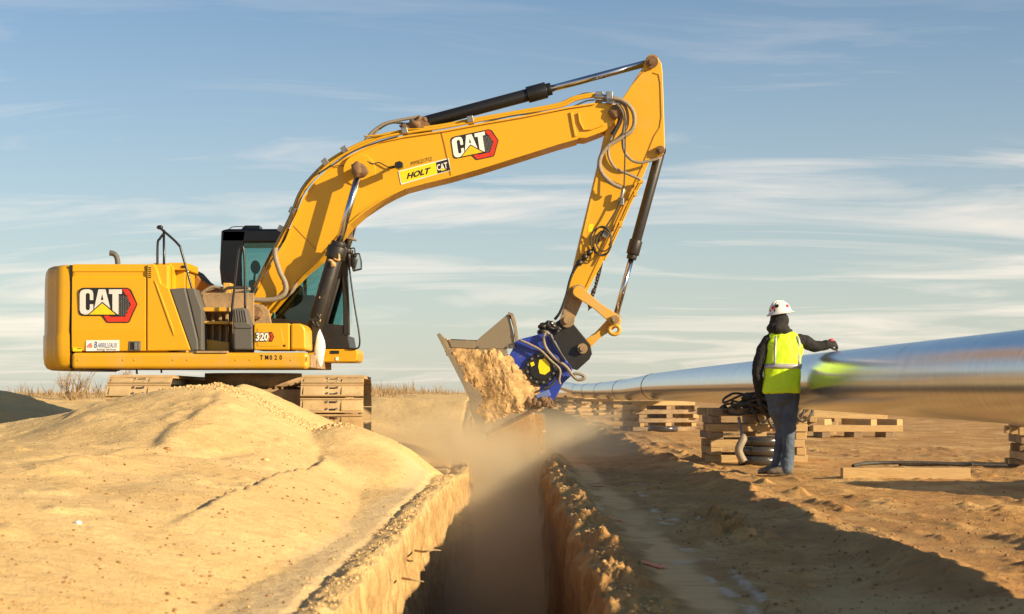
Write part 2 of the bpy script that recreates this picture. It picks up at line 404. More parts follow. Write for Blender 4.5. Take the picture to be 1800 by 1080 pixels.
    right = smax(right, 0.80*sst(30, 36, Y)*(1-sst(60, 110, Y))*(1-sst(-0.6, 0.9, X-0.01*(Y-30)))*(1+0.35*fbm(X*0.5, Y*0.3, 4)), 0.03)
    s_ = sst(-0.05, 0.05, X)
    z = left*(1-s_)+right*s_
    farfade = 1-sst(120, 400, Y)
    side = 1-sst(25, 60, np.abs(X))
    z = z*farfade*side
    return base+z
def build_ground():
    Ys = [np.linspace(-12, 3.5, 32)[:-1], np.geomspace(3.5, 28, 820)[:-1], np.geomspace(28, 120, 200)[:-1], np.geomspace(120, 4000, 40)]
    Ys = np.concatenate(Ys); ny = len(Ys)
    tl = np.concatenate([np.arange(0, 0.6, 0.012), np.arange(0.6, 9.5, 0.026), np.geomspace(9.5, 3500, 60)])
    tr_ = np.concatenate([np.arange(0, 1.8, 0.014), np.arange(1.8, 6.6, 0.024), np.geomspace(6.6, 3500, 60)])
    nw = 46; wk = np.linspace(0, 1, nw+1)[1:]
    dp = depth(Ys); el, er = eL(Ys), eR(Ys); mid = (el+er)/2; open_ = (dp > 0.02)
    cols = []; rows_mask = []
    for t in tl[::-1]:
        x = el-t*(1+0*Ys); cols.append((x, hgt(x, Ys), 1.0))
    shadec = [0.0]*len(cols)
    zl = cols[-1][1]; lw = []
    for k in wk:
        d = dp*k; lean = np.where(open_, 0.01+0.03*k, (mid-el)*k)
        flute = (0.10*fbm(Ys*5, k*1.2+Ys*0.1, 5, 0.7)+0.10*fbm(Ys*1.2, k*3+Ys*0, 3)+0.06*np.clip(fbm(Ys*9, k*14+Ys*0, 3),-1,.1)+0.03*fbm(Ys*14, k*19+Ys*0, 3))*np.where(open_, sst(0, 0.12, k*1.0), 0)
        x = el+np.minimum(lean, (mid-el)*0.98)+flute; x = x+np.where(open_, 0.07*np.clip(fbm(Ys*7+5, k*9+Ys*0, 4, 0.7), -.4, .4)*np.exp(-k*3), 0); lw.append((x, zl-d, 0.8))
    cols += lw; shadec += [0.15+0.6*sst(0.1, 0.6, np.array(k)) for k in wk]  # painted shade per wall column, stronger further down
    right_first = er; zr = hgt(er, Ys)
    for k in wk[::-1]:
        d = dp*k; lean = np.where(open_, 0.02+0.05*k, (er-mid)*k)
        flute = (0.10*fbm(Ys*3.4+50, k*3+Ys*0.1, 4, 0.65)+0.06*fbm(Ys*9+50, k*14+Ys*0, 3))*np.where(open_, sst(0, 0.06, k*1.0), 0)+np.where(open_, 0.22*np.clip(fbm(Ys*2.3+80, k*5+Ys*0, 4, 0.6)+0.05, -0.3, 1)*np.exp(-k*4), 0)
        x = er-np.minimum(lean, (er-mid)*0.98)+flute+np.where(open_, 0.0, 0); cols.append((x, zr-d, 0.0)); shadec.append(0.35+0.65*sst(0.0, 0.25, np.array(k)))
    for t in tr_:
        x = er+t; cols.append((x, hgt(x, Ys), 0.0))
    nx = len(cols); shadec += [0.0]*(nx-len(shadec))
    V = np.zeros((ny, nx, 3)); S = np.zeros((ny, nx)); Wt = np.zeros((ny, nx))
    for i, (x, z, s_) in enumerate(cols):
        V[:, i, 0] = x; V[:, i, 1] = Ys; V[:, i, 2] = z; S[:, i] = s_
    Xg, Yg = V[:, :, 0], V[:, :, 1]
    r = Xg-er[:, None]
    # pale pressed clay patches on the right bench, smooth strip
    pale = np.zeros((ny, nx))
    rw_ = r+0.12*fbm(Xg*3, Yg*1.5+40, 4)+0.05*fbm(Xg*20, Yg*12, 3)
    strip = sst(0.27, 0.37, rw_)*(1-sst(0.50, 0.60, rw_))*(0.35+0.65*sst(0.38, 0.52, vnoise(Xg*2, Yg*1.3)*0.6+vnoise(Xg*8, Yg*6)*0.4))*(Yg > 2)*(Yg < 28)
    for (x0, x1, y0, y1) in ((0.93, 1.02, 7.0, 8.6), (1.06, 1.12, 7.2, 8.8), (0.86, 0.98, 9.1, 9.35), (1.0, 1.14, 9.3, 9.5), (0.95, 1.06, 9.8, 10.1), (1.03, 1.18, 10.1, 10.3),
                             (0.98, 1.10, 11.6, 12.5), (1.08, 1.16, 11.7, 12.4), (1.18, 1.3, 11.8, 12.1), (1.04, 1.12, 13.0, 13.5), (1.1, 1.2, 14.9, 15.6), (1.12, 1.3, 16.7, 17.1), (0.62, 0.70, 12.8, 13.7)):
        n_ = fbm(Xg*6, Yg*3, 3)*0.08
        pale = np.maximum(pale, sst(x0-0.01, x0+0.03, Xg+n_)*(1-sst(x1-0.03, x1+0.01, Xg+n_))*sst(y0, y0+0.15, Yg+n_*3)*(1-sst(y1-0.15, y1, Yg+n_*3)))
    pale = 0.7*pale*sst(0.42, 0.55, vnoise(Xg*11, Yg*5)*0.6+vnoise(Xg*30, Yg*14)*0.4)
    bench = (1-sst(-1.35, -1.15, -Xg))*0  # unused
    benchL = sst(0.16, 0.24, el[:, None]-Xg)*(1-sst(0.34, 0.5, el[:, None]-Xg+0.25*fbm(Xg*2, Yg*1.5)))*(Yg > 2)*(Yg < 18)*S
    me = bpy.data.meshes.new('ground')
    verts = V.reshape(-1, 3); me.vertices.add(len(verts)); me.vertices.foreach_set('co', verts.astype(np.float32).ravel())
    ii = (np.arange(ny-1)[:, None]*nx+np.arange(nx-1)[None, :]).ravel()
    quads = np.stack([ii, ii+1, ii+1+nx, ii+nx], 1)
    me.loops.add(quads.size); me.loops.foreach_set('vertex_index', quads.ravel().astype(np.int32))
    me.polygons.add(len(quads)); me.polygons.foreach_set('loop_start', (np.arange(len(quads))*4).astype(np.int32))
    me.polygons.foreach_set('loop_total', np.full(len(quads), 4, np.int32)); me.polygons.foreach_set('use_smooth', np.ones(len(quads), bool))
    for nm, arr in (('sand', S), ('pale', pale), ('strip', np.maximum(strip, 0)), ('bench', benchL), ('deep', np.tile(np.array(shadec, float)[None], (ny, 1)))):
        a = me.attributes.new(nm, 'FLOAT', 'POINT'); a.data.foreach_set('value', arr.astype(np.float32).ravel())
    me.update(); me.validate()
    ob = bpy.data.objects.new('ground', me); C.objects.link(ob); ob['kind'] = 'structure'
    g = G('ground_soil')
    def at(n): a = g.n('ShaderNodeAttribute', attribute_name=n); return a.outputs['Fac']
    P = g.tc.outputs['Object']
    nA = g.noise(0.7, 6, 0.6, P); nB = g.noise(9, 6, 0.7, P); nC = g.noise(45, 5, 0.7, P); nD = g.noise(2.5, 5, 0.6, P, sc=(1, 0.5, 1))
    sandc = g.mix(g.ramp(nA, 0.35, 0.65), (0.66, 0.435, 0.175), (0.74, 0.52, 0.235))
    sandc = g.mix(g.math('MULTIPLY', g.ramp(nD, 0.45, 0.7), 0.5), sandc, (0.70, 0.49, 0.23))
    sandc = g.mix(g.math('MULTIPLY', g.math('MULTIPLY', g.ramp(g.noise(1.3, 3, 0.6, P), 0.42, 0.62), g.ramp(nB, 0.40, 0.60)), 0.45), sandc, (0.52, 0.32, 0.125))
    sandc = g.mix(g.math('MULTIPLY', g.ramp(nC, 0.62, 0.74), 0.45), sandc, (0.30, 0.17, 0.07))
    sandc = g.mix(g.math('MULTIPLY', g.ramp(nB, 0.60, 0.8), 0.35), sandc, (0.40, 0.24, 0.10))
    brn = g.mix(g.ramp(nD, 0.35, 0.65), (0.42, 0.21, 0.062), (0.60, 0.355, 0.125))
    brn = g.mix(g.math('MULTIPLY', g.ramp(nB, 0.50, 0.68), 0.7), brn, (0.27, 0.135, 0.05))
    brn = g.mix(g.math('MULTIPLY', g.ramp(nC, 0.55, 0.72), 0.5), brn, (0.50, 0.32, 0.15))
    big = g.noise(0.55, 5, 0.62, P, sc=(1, 0.55, 1)); brn = g.mix(g.math('MULTIPLY', g.ramp(big, 0.47, 0.60), 0.65), brn, (0.34, 0.175, 0.065))
    brn = g.mix(g.math('MULTIPLY', g.ramp(g.noise(0.9, 5, 0.6, P, sc=(1, 0.5, 1), dist=0.5), 0.52, 0.66), 0.55), brn, (0.70, 0.47, 0.20))
    col = g.mix(at('sand'), brn, sandc)
    col = g.mix(g.math('MULTIPLY', at('strip'), 0.85), col, (0.82, 0.485, 0.20))
    col = g.mix(g.math('MULTIPLY', at('bench'), 0.45), col, (0.62, 0.47, 0.28))
    col = g.mix(g.math('MULTIPLY', at('pale'), 0.85), col, (0.70, 0.55, 0.42))
    # stratified streaks on steep cut faces
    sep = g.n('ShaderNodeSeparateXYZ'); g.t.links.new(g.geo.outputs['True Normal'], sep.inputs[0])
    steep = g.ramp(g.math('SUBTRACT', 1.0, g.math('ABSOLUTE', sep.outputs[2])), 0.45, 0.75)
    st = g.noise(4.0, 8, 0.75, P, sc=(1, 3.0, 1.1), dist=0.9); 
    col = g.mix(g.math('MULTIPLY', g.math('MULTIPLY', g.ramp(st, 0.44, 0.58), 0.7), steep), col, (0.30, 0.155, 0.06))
    col = g.mix(g.math('MULTIPLY', at('deep'), 0.92), col, (0.105, 0.055, 0.024))  # trench shade painted into the wall colour, darker with depth
    xs_ = g.noise(2.2, 5, 0.6, P, sc=(0.7, 6, 1)); col = g.mix(g.math('MULTIPLY', g.math('MULTIPLY', g.ramp(xs_, 0.50, 0.66), 0.40), at('strip')), col, (0.33, 0.19, 0.085))
    h = g.math('ADD', g.math('MULTIPLY', nB, 0.9), g.math('MULTIPLY', nC, 0.35))
    rg = g.math('SUBTRACT', 1.0, g.math('MULTIPLY', g.math('ADD', at('strip'), at('pale'), clamp=True), 0.7))
    nb = g.n('ShaderNodeBump'); nb.inputs['Distance'].default_value = 0.035; g.t.links.new(g.math('MULTIPLY', rg, 0.75), nb.inputs['Strength']); g.t.links.new(h, nb.inputs['Height'])
    g.t.links.new(nb.outputs[0], g.b.inputs['Normal'])
    me.materials.append(g.set(col=col, rough=g.math('SUBTRACT', 0.95, g.math('MULTIPLY', at('pale'), 0.12)), spec=0.25))
    return ob
build_ground()
def gz(x, y): return float(hgt(np.array([x]), np.array([y]))[0])
M['soil'] = plain('loose_soil', (0.54, 0.345, 0.15), 0.95, 0, 0.35, 25, 0.8)
M['soil_light'] = plain('dry_clods', (0.60, 0.40, 0.18), 0.95, 0, 0.3, 20, 0.8)
M['soil_dark'] = plain('brown_clods', (0.30, 0.165, 0.065), 0.95, 0, 0.35, 20, 0.8)

def scatter(name, mat, n, fx, size, seed, label=None):
    rs = np.random.RandomState(seed); bm = bmesh.new(); bmesh.ops.create_icosphere(bm, subdivisions=1, radius=1)
    bv = np.array([v.co[:] for v in bm.verts]); bf = np.array([[v.index for v in f.verts] for f in bm.faces]); bm.free()
    X, Y = fx(rs, n); Z = hgt(X, Y)
    s_ = size[0]*np.exp(rs.rand(len(X))**3*math.log(size[1]/size[0]))
    VV = []; 
    sc = 0.6+0.8*rs.rand(len(X), 1, 3); jit = 0.75+0.5*rs.rand(len(X), len(bv), 1); ang = rs.rand(len(X))*6.28
    P = bv[None]*sc*jit*s_[:, None, None]*np.array([1, 1, 0.75])
    ca, sa = np.cos(ang)[:, None], np.sin(ang)[:, None]
    Px = P[:, :, 0]*ca-P[:, :, 1]*sa; Py = P[:, :, 0]*sa+P[:, :, 1]*ca
    P = np.stack([Px+X[:, None], Py+Y[:, None], P[:, :, 2]+Z[:, None]+s_[:, None]*0.25], 2).reshape(-1, 3)
    Fc = (bf[None]+(np.arange(len(X))*len(bv))[:, None, None]).reshape(-1, 3)
    me = bpy.data.meshes.new(name); me.vertices.add(len(P)); me.vertices.foreach_set('co', P.astype(np.float32).ravel())
    me.loops.add(Fc.size); me.loops.foreach_set('vertex_index', Fc.ravel().astype(np.int32)); me.polygons.add(len(Fc))
    me.polygons.foreach_set('loop_start', (np.arange(len(Fc))*3).astype(np.int32)); me.polygons.foreach_set('loop_total', np.full(len(Fc), 3, np.int32))
    me.update(); me.validate(); me.materials.append(mat)
    o = bpy.data.objects.new(name, me); C.objects.link(o); tag(o, label, 'gravel' if 'gravel' in name else 'soil', kind='stuff'); return o
def f_sand(rs, n):
    Y = 5*np.exp(rs.rand(n)*math.log(21/5)); X = -0.95-rs.rand(n)*(0.33*Y-0.6); return X, Y
def f_ridge(rs, n):
    t = rs.rand(n)**0.8; X = -3.7+t*1.9+rs.randn(n)*0.10; Y = 18.9-0.5*t+rs.randn(n)*0.28; return X, Y
def f_lipL(rs, n):
    Y = 4.5*np.exp(rs.rand(n)*math.log(18.3/4.5)); X = eL(Y)-0.02-np.abs(rs.randn(n))*0.10; return X, Y
def f_lipR(rs, n):
    Y = 4.5*np.exp(rs.rand(n)*math.log(22/4.5)); X = eR(Y)+0.03+np.abs(rs.randn(n))*0.11; return X, Y
def f_right(rs, n):
    Y = 5*np.exp(rs.rand(n)*math.log(45/5)); X = eR(Y)+0.6+rs.rand(n)*(0.3*Y); return X, Y
scatter('gravel', M['soil_dark'], 3600, f_sand, (0.002, 0.011), 1, 'tiny brown pebbles strewn over the smooth sand bank')
scatter('gravel', M['soil_light'], 5200, f_ridge, (0.005, 0.02), 2, 'coarse gravel along the crest of the sand heap')
scatter('soil_clods', M['soil_light'], 2600, f_lipL, (0.003, 0.012), 3, 'crumbly clods along the sunlit left lip of the trench')
scatter('soil_clods', M['soil'], 2600, f_lipR, (0.003, 0.014), 4, 'crumbly clods along the shaded right lip of the trench')
scatter('soil_clods', M['soil_dark'], 6500, f_right, (0.003, 0.013), 5, 'small brown clods over the flat ground by the pipe')

# ------------------------------------------------------------------ excavator
YC = 24.0
EX = thing('excavator', (-3.55, YC, 0.1), 'yellow tracked excavator reaching its long boom over the trench, dumping soil', 'excavator')
SINGULAR = {'bolt_heads': 'bolt_head', 'boom_bracket': 'boom_bracket', 'boom_hose': 'boom_hose', 'line_clamp': 'line_clamp', 'ring_bolts': 'ring_bolt', 'cover_bolts': 'cover_bolt', 'bolts': 'bolt',
            'drain_hoses': 'drain_hose', 'hydraulic_hoses': 'hydraulic_hose', 'handrail': 'handrail', 'guard_ribs': 'guard_rib', 'light_cable': 'light_cable', 'cylinder_hose': 'cylinder_hose', 'stick_line': 'stick_line', 'paint_patch': 'paint_patch', 'mirror_bracket': 'mirror_bracket', 'valve_block': 'valve_block', 'caked_mud': 'mud_clod'}
def part(mb, name, mat, bevel=0.0, parent=None, seg=2, label=None):
    if name in SINGULAR:
        for m_ in mb.islands(): o = m_.build(SINGULAR[name], mat, parent or EX, bevel, seg)
        return o
    o = mb.build(name, mat, parent or EX, bevel, seg)
    if label: o['label'] = label
    return o
YB = 22.6
# --- counterweight: plan outline lofted in z
def cw_ring(z, inset):
    pts = []
    cx, cy = -3.55, YC; Rr = 2.79-inset
    x0 = W(122, 600, YB).x; half = 1.40-inset
    pts.append(Vector((x0, cy-half, z)))
    # rounded corner between the flat side and the rear arc
    xs = cx-math.sqrt(Rr*Rr-half*half)
    cr = 0.16
    aa = []
    for k in range(0, 7):
        t = k/6; a = math.pi*0.5*t*0.86
        aa.append(Vector((xs+cr*0.95-cr*math.sin(a), cy-half+cr*(1-math.cos(a)), z)))
    pts += aa
    a0 = math.atan2(aa[-1].y-cy, aa[-1].x-cx)
    for k in range(1, 24):
        t = k/24; a = a0+(-2*math.pi-a0-a0)*0 + (-(2*(math.pi+a0)))*t
        pts.append(Vector((cx+Rr*math.cos(a), cy+Rr*math.sin(a), z)))
    pts += [Vector((p.x, 2*cy-p.y, z)) for p in aa[::-1]]
    pts.append(Vector((x0, cy+half, z)))
    return pts
zs = [(650, .10), (647, .05), (640, .015), (625, 0), (590, .0), (585, .015), (500, .02), (485, .025), (474, .035), (468, .06), (465, .11)]
mb = MB(); mb.loft([cw_ring(W(0, y, YB).z, i) for y, i in zs])
for i in range(len(mb.sm)): mb.sm[i] = True
cwt = part(mb, 'counterweight', M['yellow'])
b = cwt.modifiers.new('es', 'EDGE_SPLIT'); b.split_angle = R(40)
mb = MB(); mb.bb((W(122, 0, YB).x+0.0, YB+0.02, W(0, 648, YB).z), (W(125.5, 0, YB).x, 25.38, W(0, 466, YB).z)); part(mb, 'counterweight_joint', M['gap'])
# --- engine housing
mb = MB(); mb.bb((W(125.5, 0, YB).x, YB+0.04, W(0, 619, YB).z), (W(296, 0, YB).x, 25.36, W(0, 464.5, YB).z)); part(mb, 'engine_housing', M['yellow'], 0.03)
def profile_panel(x0, x1, prof, y_in):
    a = W(x0, 0, YB).x; bx = W(x1, 0, YB).x
    pts = [Vector((a, YB+off, W(0, py, YB).z)) for py, off in prof]+[Vector((a, y_in, W(0, prof[-1][0], YB).z)), Vector((a, y_in, W(0, prof[0][0], YB).z))]
    return MB().prism(pts, (bx-a, 0, 0))
prof = [(617, 0.0), (581, -0.012), (579, -0.012), (488, 0.012), (485, 0.045), (479, 0.045), (477, 0.028), (467, 0.034), (464, 0.06)]
door = part(profile_panel(126, 256, prof, YB+0.08), 'engine_door', M['yellow_clean'], 0.006)
mb = MB(); mb.ppoly([(258.5, 465), (270, 463.5), (275, 471), (283, 498), (297, 508), (335, 616), (258.5, 617)], YB, YB+0.08)
door2 = part(mb, 'engine_door', M['yellow_clean'], 0.012)
mb = MB(); mb.ppoly([(270, 492), (276, 500), (304, 575), (306, 592), (298, 572)], YB-0.012, YB+0.01); part(mb, 'door_crease', M['yellow_clean'], 0.008, door2)
mb = MB(); mb.ppoly([(226, 600), (247, 600), (247, 617), (226, 617)], YB-0.012, YB+0.02); part(mb, 'latch_frame', M['grey'], 0.006, door)
mb = MB(); mb.ppoly([(229, 602), (235, 602), (235, 615), (229, 615)], YB-0.014, YB-0.011); part(mb, 'latch_recess', M['gap'], 0, door)
mb = MB(); mb.ppoly([(236, 602), (241, 602), (241, 615), (236, 615)], YB-0.022, YB-0.011); mb.ppoly([(242.5, 602), (245, 602), (245, 615), (242.5, 615)], YB-0.018, YB-0.011); part(mb, 'latch', M['steel'], 0.003, door)
mb = MB()
for k in range(6): mb.ppoly([(261, 470+k*3.4), (265.5, 470+k*3.4), (265.5, 471.8+k*3.4), (261, 471.8+k*3.4)], YB-0.003, YB+0.01)
part(mb, 'vent_slots', M['gap'], 0, door2)
# --- lower frame rail
za = W(0, 620, YB).z; zb = W(0, 649, YB).z
mb = MB(); mb.bb((W(125.5, 0, YB).x, YB-0.02, zb), (W(541, 0, YB).x, YB+0.25, za)); rail = part(mb, 'side_rail', paint('rail_yellow', YEL, dust=0.40, scale=1.4), 0.05, seg=4)
mb = MB(); mb.bb((W(126, 0, YB).x, YB+0.25, zb+0.02), (-2.62, 25.36, za-0.02)); part(mb, 'revolving_frame', M['mudmetal'], 0.01)
mb = MB()
for x in (138, 217, 237, 305, 330, 415, 440, 512): mb.cyl(W(x, 633, YB-0.018), W(x, 633, YB-0.026), 0.014, 0.010, 10)
part(mb, 'bolt_heads', M['yellow'], 0, rail)
mb = MB()
for x, l in ((240, 9), (283, 7)): mb.cyl(W(x, 649, YB+0.5), W(x+1, 649+l, YB+0.5), 0.012)
mb.cyl(W(125, 652, YB+0.3), W(132, 649, YB+0.3), 0.012)
part(mb, 'drain_hoses', M['rubber'])
# --- exhaust
mb = MB(); mb.tube([W(207, 466, 23.6), W(206.5, 458, 23.6), W(204, 450, 23.6), W(199, 446, 23.6), W(193, 445, 23.6)], [0.036, 0.036, 0.036, 0.036, 0.038], seg=16, caps=False); part(mb, 'exhaust_pipe', M['grey'])
# --- upper boxes behind the door (right-hand hood and tank)
mb = MB(); mb.bb((W(272, 0, 23).x, 22.9, W(0, 616, 23).z), (W(302, 0, 23).x, 23.3, W(0, 464, 23).z)); part(mb, 'filter_housing', M['yellow'], 0.01)
mb = MB(); mb.bb((W(296, 0, 23.2).x, 23.1, W(0, 560, 23.2).z), (W(328, 0, 23.2).x, 23.8, W(0, 477, 23.2).z)); mb.bb((W(298, 0, 23.1).x, 23.0, W(0, 476, 23.1).z), (W(332, 0, 23.1).x, 23.8, W(0, 463, 23.1).z)); tk = part(mb, 'fuel_tank', M['yellow'], 0.01)
mb = MB(); mb.ppoly([(319, 467), (327, 467), (327, 471), (319, 471)], 22.985, 23.01); part(mb, 'tank_lock', M['gap'], 0.003, tk)
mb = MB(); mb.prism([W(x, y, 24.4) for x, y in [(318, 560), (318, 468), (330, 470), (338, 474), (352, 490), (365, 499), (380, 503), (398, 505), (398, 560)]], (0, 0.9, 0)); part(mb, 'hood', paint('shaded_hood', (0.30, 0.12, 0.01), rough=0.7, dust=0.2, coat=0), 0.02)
# --- grey cover plates + step area
mb = MB(); mb.ppoly([(298, 508), (325, 506), (333, 540), (347, 598), (348, 616), (336, 616), (334, 610)], YB+0.01, YB+0.5); part(mb, 'side_cover', M['grey'], 0.015)
mb = MB(); mb.ppoly([(327, 507), (341, 507), (355, 545), (356, 616), (349, 616), (349, 598), (336, 542)], YB+0.06, YB+0.5); part(mb, 'step_cover', M['grey'], 0.012)
mb = MB(); mb.bb((W(356, 0, 23.2).x, 23.2, za-0.02), (W(446, 0, 23.2).x, 23.26, W(0, 515, 23.2).z)); part(mb, 'valve_guard', M['mudmetal'], 0.005)
mb = MB()
for x in (360, 371, 384, 396, 408): mb.ppoly([(x, 545), (x+5, 545), (x+5, 614), (x, 614)], 23.10, 23.2)
part(mb, 'guard_ribs', M['mudmetal'], 0.006)
mb = MB(); mb.ppoly([(358, 596), (402, 602), (402, 616), (358, 616)], 23.0, 23.09); part(mb, 'step_plate', M['yellow_dirty'], 0.006)
mb = MB(); mb.bb((W(358, 0, 22.9).x, 22.85, W(0, 548, 22.9).z), (W(404, 0, 22.9).x, 23.15, W(0, 541, 22.9).z)); part(mb, 'step', M['yellow_dirty'], 0.006)
mb = MB(); mb.bb((W(358, 0, 22.9).x, 22.85, W(0, 570, 22.9).z), (W(404, 0, 22.9).x, 23.15, W(0, 565, 22.9).z)); part(mb, 'step', M['yellow_dirty'], 0.006)
mb = MB(); mb.ppoly([(345, 617), (400, 617), (400, 621), (345, 621)], YB-0.03, YB+0.4); part(mb, 'step', M['mudmetal'], 0.004)
mb = MB(); mb.ppoly([(408, 543), (430, 541), (437, 568), (444, 571), (445, 615), (411, 615)], YB+0.0, YB+0.35); bat = part(mb, 'step_box', M['grey'], 0.02)
mb = MB(); 
for k in range(5): mb.ppoly([(412+k*4.2, 545), (413.6+k*4.2, 545), (416+k*4.6, 566), (414.2+k*4.6, 566)], YB-0.008, YB+0.01)
mb.ppoly([(414, 574), (443, 574), (443, 577), (414, 577)], YB-0.015, YB+0.01); part(mb, 'ribs', M['grey'], 0.003, bat)
mb = MB(); mb.ppoly([(446, 568.5), (509, 568.5), (509, 615.5), (446, 615.5)], YB, YB+0.75); tb = part(mb, 'tool_box', M['yellow_clean'], 0.02, seg=3)
mb = MB(); mb.ppoly([(510.5, 569), (527, 569), (533, 572), (537, 580), (538, 615.5), (510.5, 615.5)], YB+0.002, YB+0.75); part(mb, 'tool_box_end', M['yellow_clean'], 0.03, seg=4)
mb = MB(); mb.ppoly([(452, 577), (494, 577), (499, 604), (490, 609), (452, 609)], YB-0.006, YB+0.01); part(mb, 'lid_panel', M['yellow_clean'], 0.005, tb)
mb = MB(); mb.cyl(W(500, 608, YB-0.004), W(500, 608, YB+0.01), 0.015); part(mb, 'lock', M['gap'], 0, tb)
# --- handrails
mb = MB()
for pts in ([(277, 503), (277, 432), (281, 420), (287, 412)], [(288.5, 503), (288, 404)], [(279, 399), (287, 406), (300, 417), (314, 431), (320, 446), (347, 548), (348, 613)]):
    mb.tube([W(x, y, YB+0.08) for x, y in pts], 0.016, seg=10, sub=5)
mb.ball(W(281, 400, YB+0.08), (0.045, 0.03, 0.03), 2)
part(mb, 'handrail', M['black'])
mb = MB(); mb.tube([W(x, y, YB+0.12) for x, y in [(406, 566), (408, 540), (415, 480), (420, 440), (424, 434), (428, 438), (430, 470), (431, 545)]], 0.016, seg=10); part(mb, 'handrail', M['black'])
# --- hoses and valves in front of the cab
mb = MB()
hl = [[(350, 520), (372, 505), (395, 510), (420, 525), (445, 520)], [(352, 535), (380, 515), (405, 520), (432, 540)], [(358, 512), (385, 508), (412, 512), (440, 508)],
      [(360, 548), (378, 530), (392, 512), (420, 508)], [(365, 525), (390, 528), (415, 518), (438, 530)]]
for i, h in enumerate(hl): mb.tube([W(x, y, 23.35+0.09*i) for x, y in h], 0.022, seg=8)
part(mb, 'hydraulic_hoses', M['hose'])
mb = MB()
for i, h in enumerate([[(362, 545), (385, 528), (398, 508), (415, 506), (436, 506)], [(350, 528), (368, 528), (388, 540)]]): mb.tube([W(x, y, 23.3) for x, y in h], 0.02, seg=8)
part(mb, 'hydraulic_hoses', M['rubber'])
mb = MB(); mb.bb(W(372, 560, 23.6), W(432, 520, 24.2)); mb.bb(W(392, 530, 23.3), W(412, 500, 23.6)); mb.bb(W(405, 548, 23.25), W(422, 535, 23.5)); part(mb, 'control_valve', M['yellow_dirty'], 0.01)
# --- boom foot bracket
mb = MB(); mb.ppoly([(432, 556), (436, 540), (448, 534), (462, 536), (472, 546), (478, 575), (482, 600), (425, 600)], 23.55, 23.63); mb.ppoly([(432, 556), (436, 540), (448, 534), (462, 536), (472, 546), (478, 575), (482, 600), (425, 600)], 24.37, 24.45)
part(mb, 'boom_bracket', M['mudmetal'], 0.008)
mb = MB(); mb.cyl(W(450, 550, 23.47), W(450, 550, 24.5), 0.085, seg=24); mb.cyl(W(450, 550, 23.44), W(450, 550, 23.5), 0.045, seg=16); mb.ball(W(447, 552, 23.5), (0.09, 0.05, 0.10), 3, 0.7, 9, 4); part(mb, 'boom_foot_pin', M['rustymud'])
# --- cab
CY0, CY1 = 24.42, 25.38
CAB = part(MB().ppoly([(397, 588), (612, 590), (616, 613), (397, 613)], CY0, CY1), 'cab', M['black_dirty'], 0.01)
post_r = [(389, 406), (432, 406), (429, 425), (424, 450), (425, 500), (432, 540), (440, 590), (398, 590), (397, 505), (386, 472)]
roof = [(389, 405), (400, 402.5), (590, 402.5), (602, 410), (604, 427), (388, 427)]
post_f = [(592, 421), (604, 421), (611, 470), (614, 540), (615, 590), (603, 590), (603, 540), (600, 470)]
for (a, b_) in ((CY0, CY0+0.06), (CY1-0.06, CY1)):
    part(MB().ppoly(post_r if a == CY0 else [(389, 406), (408, 406), (404, 450), (406, 500), (410, 540), (415, 590), (398, 590), (397, 505), (386, 472)], a, b_), 'pillar', M['black'], 0.012, CAB)
    part(MB().ppoly(post_f, a, b_), 'pillar', M['black_dirty'], 0.012, CAB)
part(MB().ppoly(roof, CY0, CY1), 'roof', M['black'], 0.03, CAB, 3)
part(MB().ppoly([(389, 500), (397, 505), (398, 590), (402, 590), (402, 420), (389, 420), (386, 472)], CY0+0.06, CY1-0.06), 'rear_panel', M['black'], 0.01, CAB)
part(MB().ppoly([(531, 421), (537, 421), (541, 590), (535, 590)], CY1-0.055, CY1-0.005), 'door_pillar', M['black'], 0.004, CAB)
part(MB().ppoly([(440, 555), (603, 572), (603, 590), (440, 590)], CY0+0.01, CY0+0.05), 'sill', M['black_dirty'], 0.004, CAB)
part(MB().ppoly([(427, 421), (594, 421), (602, 470), (604, 540), (604, 575), (440, 560), (426, 500), (424, 450)], CY0+0.025, CY0+0.031), 'side_window', M['glass'], 0, CAB)
part(MB().ppoly([(406, 421), (594, 421), (602, 470), (604, 540), (604, 588), (414, 588)], CY1-0.034, CY1-0.028), 'side_window', M['glass'], 0, CAB)
ws = [(599, 421), (606, 470), (609, 540), (610, 590)]
mb = MB(); A = [W(x, y, CY0) for x, y in ws]; o = len(mb.v)
mb.v += [tuple(Vector((p.x, CY0+0.07, p.z))) for p in A]+[tuple(Vector((p.x, CY1-0.07, p.z))) for p in A]
for i in range(3): mb.face((i, i+4, i+5, i+1), True)
part(mb, 'windshield', M['glass'], 0, CAB)
mb = MB(); mb.bb(W(436, 590, 24.75), W(482, 540, 25.15)); mb.ppoly([(440, 548), (456, 548), (448, 492), (436, 492)], 24.72, 25.15); st_ = part(mb, 'operator_seat', M['seat'], 0.04, CAB, 3)
mb = MB(); mb.ball(W(449, 470, 24.95), (0.07, 0.13, 0.10), 2); mb.cyl(W(448, 480, 24.95), W(446, 500, 24.95), 0.015); part(mb, 'headrest', M['seat'], 0, CAB)
mb = MB(); mb.bb(W(484, 590, 24.6), W(555, 520, 24.75)); mb.bb(W(505, 522, 24.6), W(535, 505, 25.2)); mb.ppoly([(556, 590), (572, 590), (566, 530), (560, 528)], 24.8, 25.1); part(mb, 'console', M['grey'], 0.02, CAB)
mb = MB(); mb.cyl(W(570, 560, 24.9), W(563, 505, 24.9), 0.012); mb.ball(W(563, 502, 24.9), 0.03, 2); part(mb, 'joystick', M['rubber'], 0, CAB)
part(MB().ppoly([(424, 403), (430, 396.5), (456, 396.5), (456, 403)], 24.6, 24.9), 'antenna_base', M['black'], 0.006, CAB)
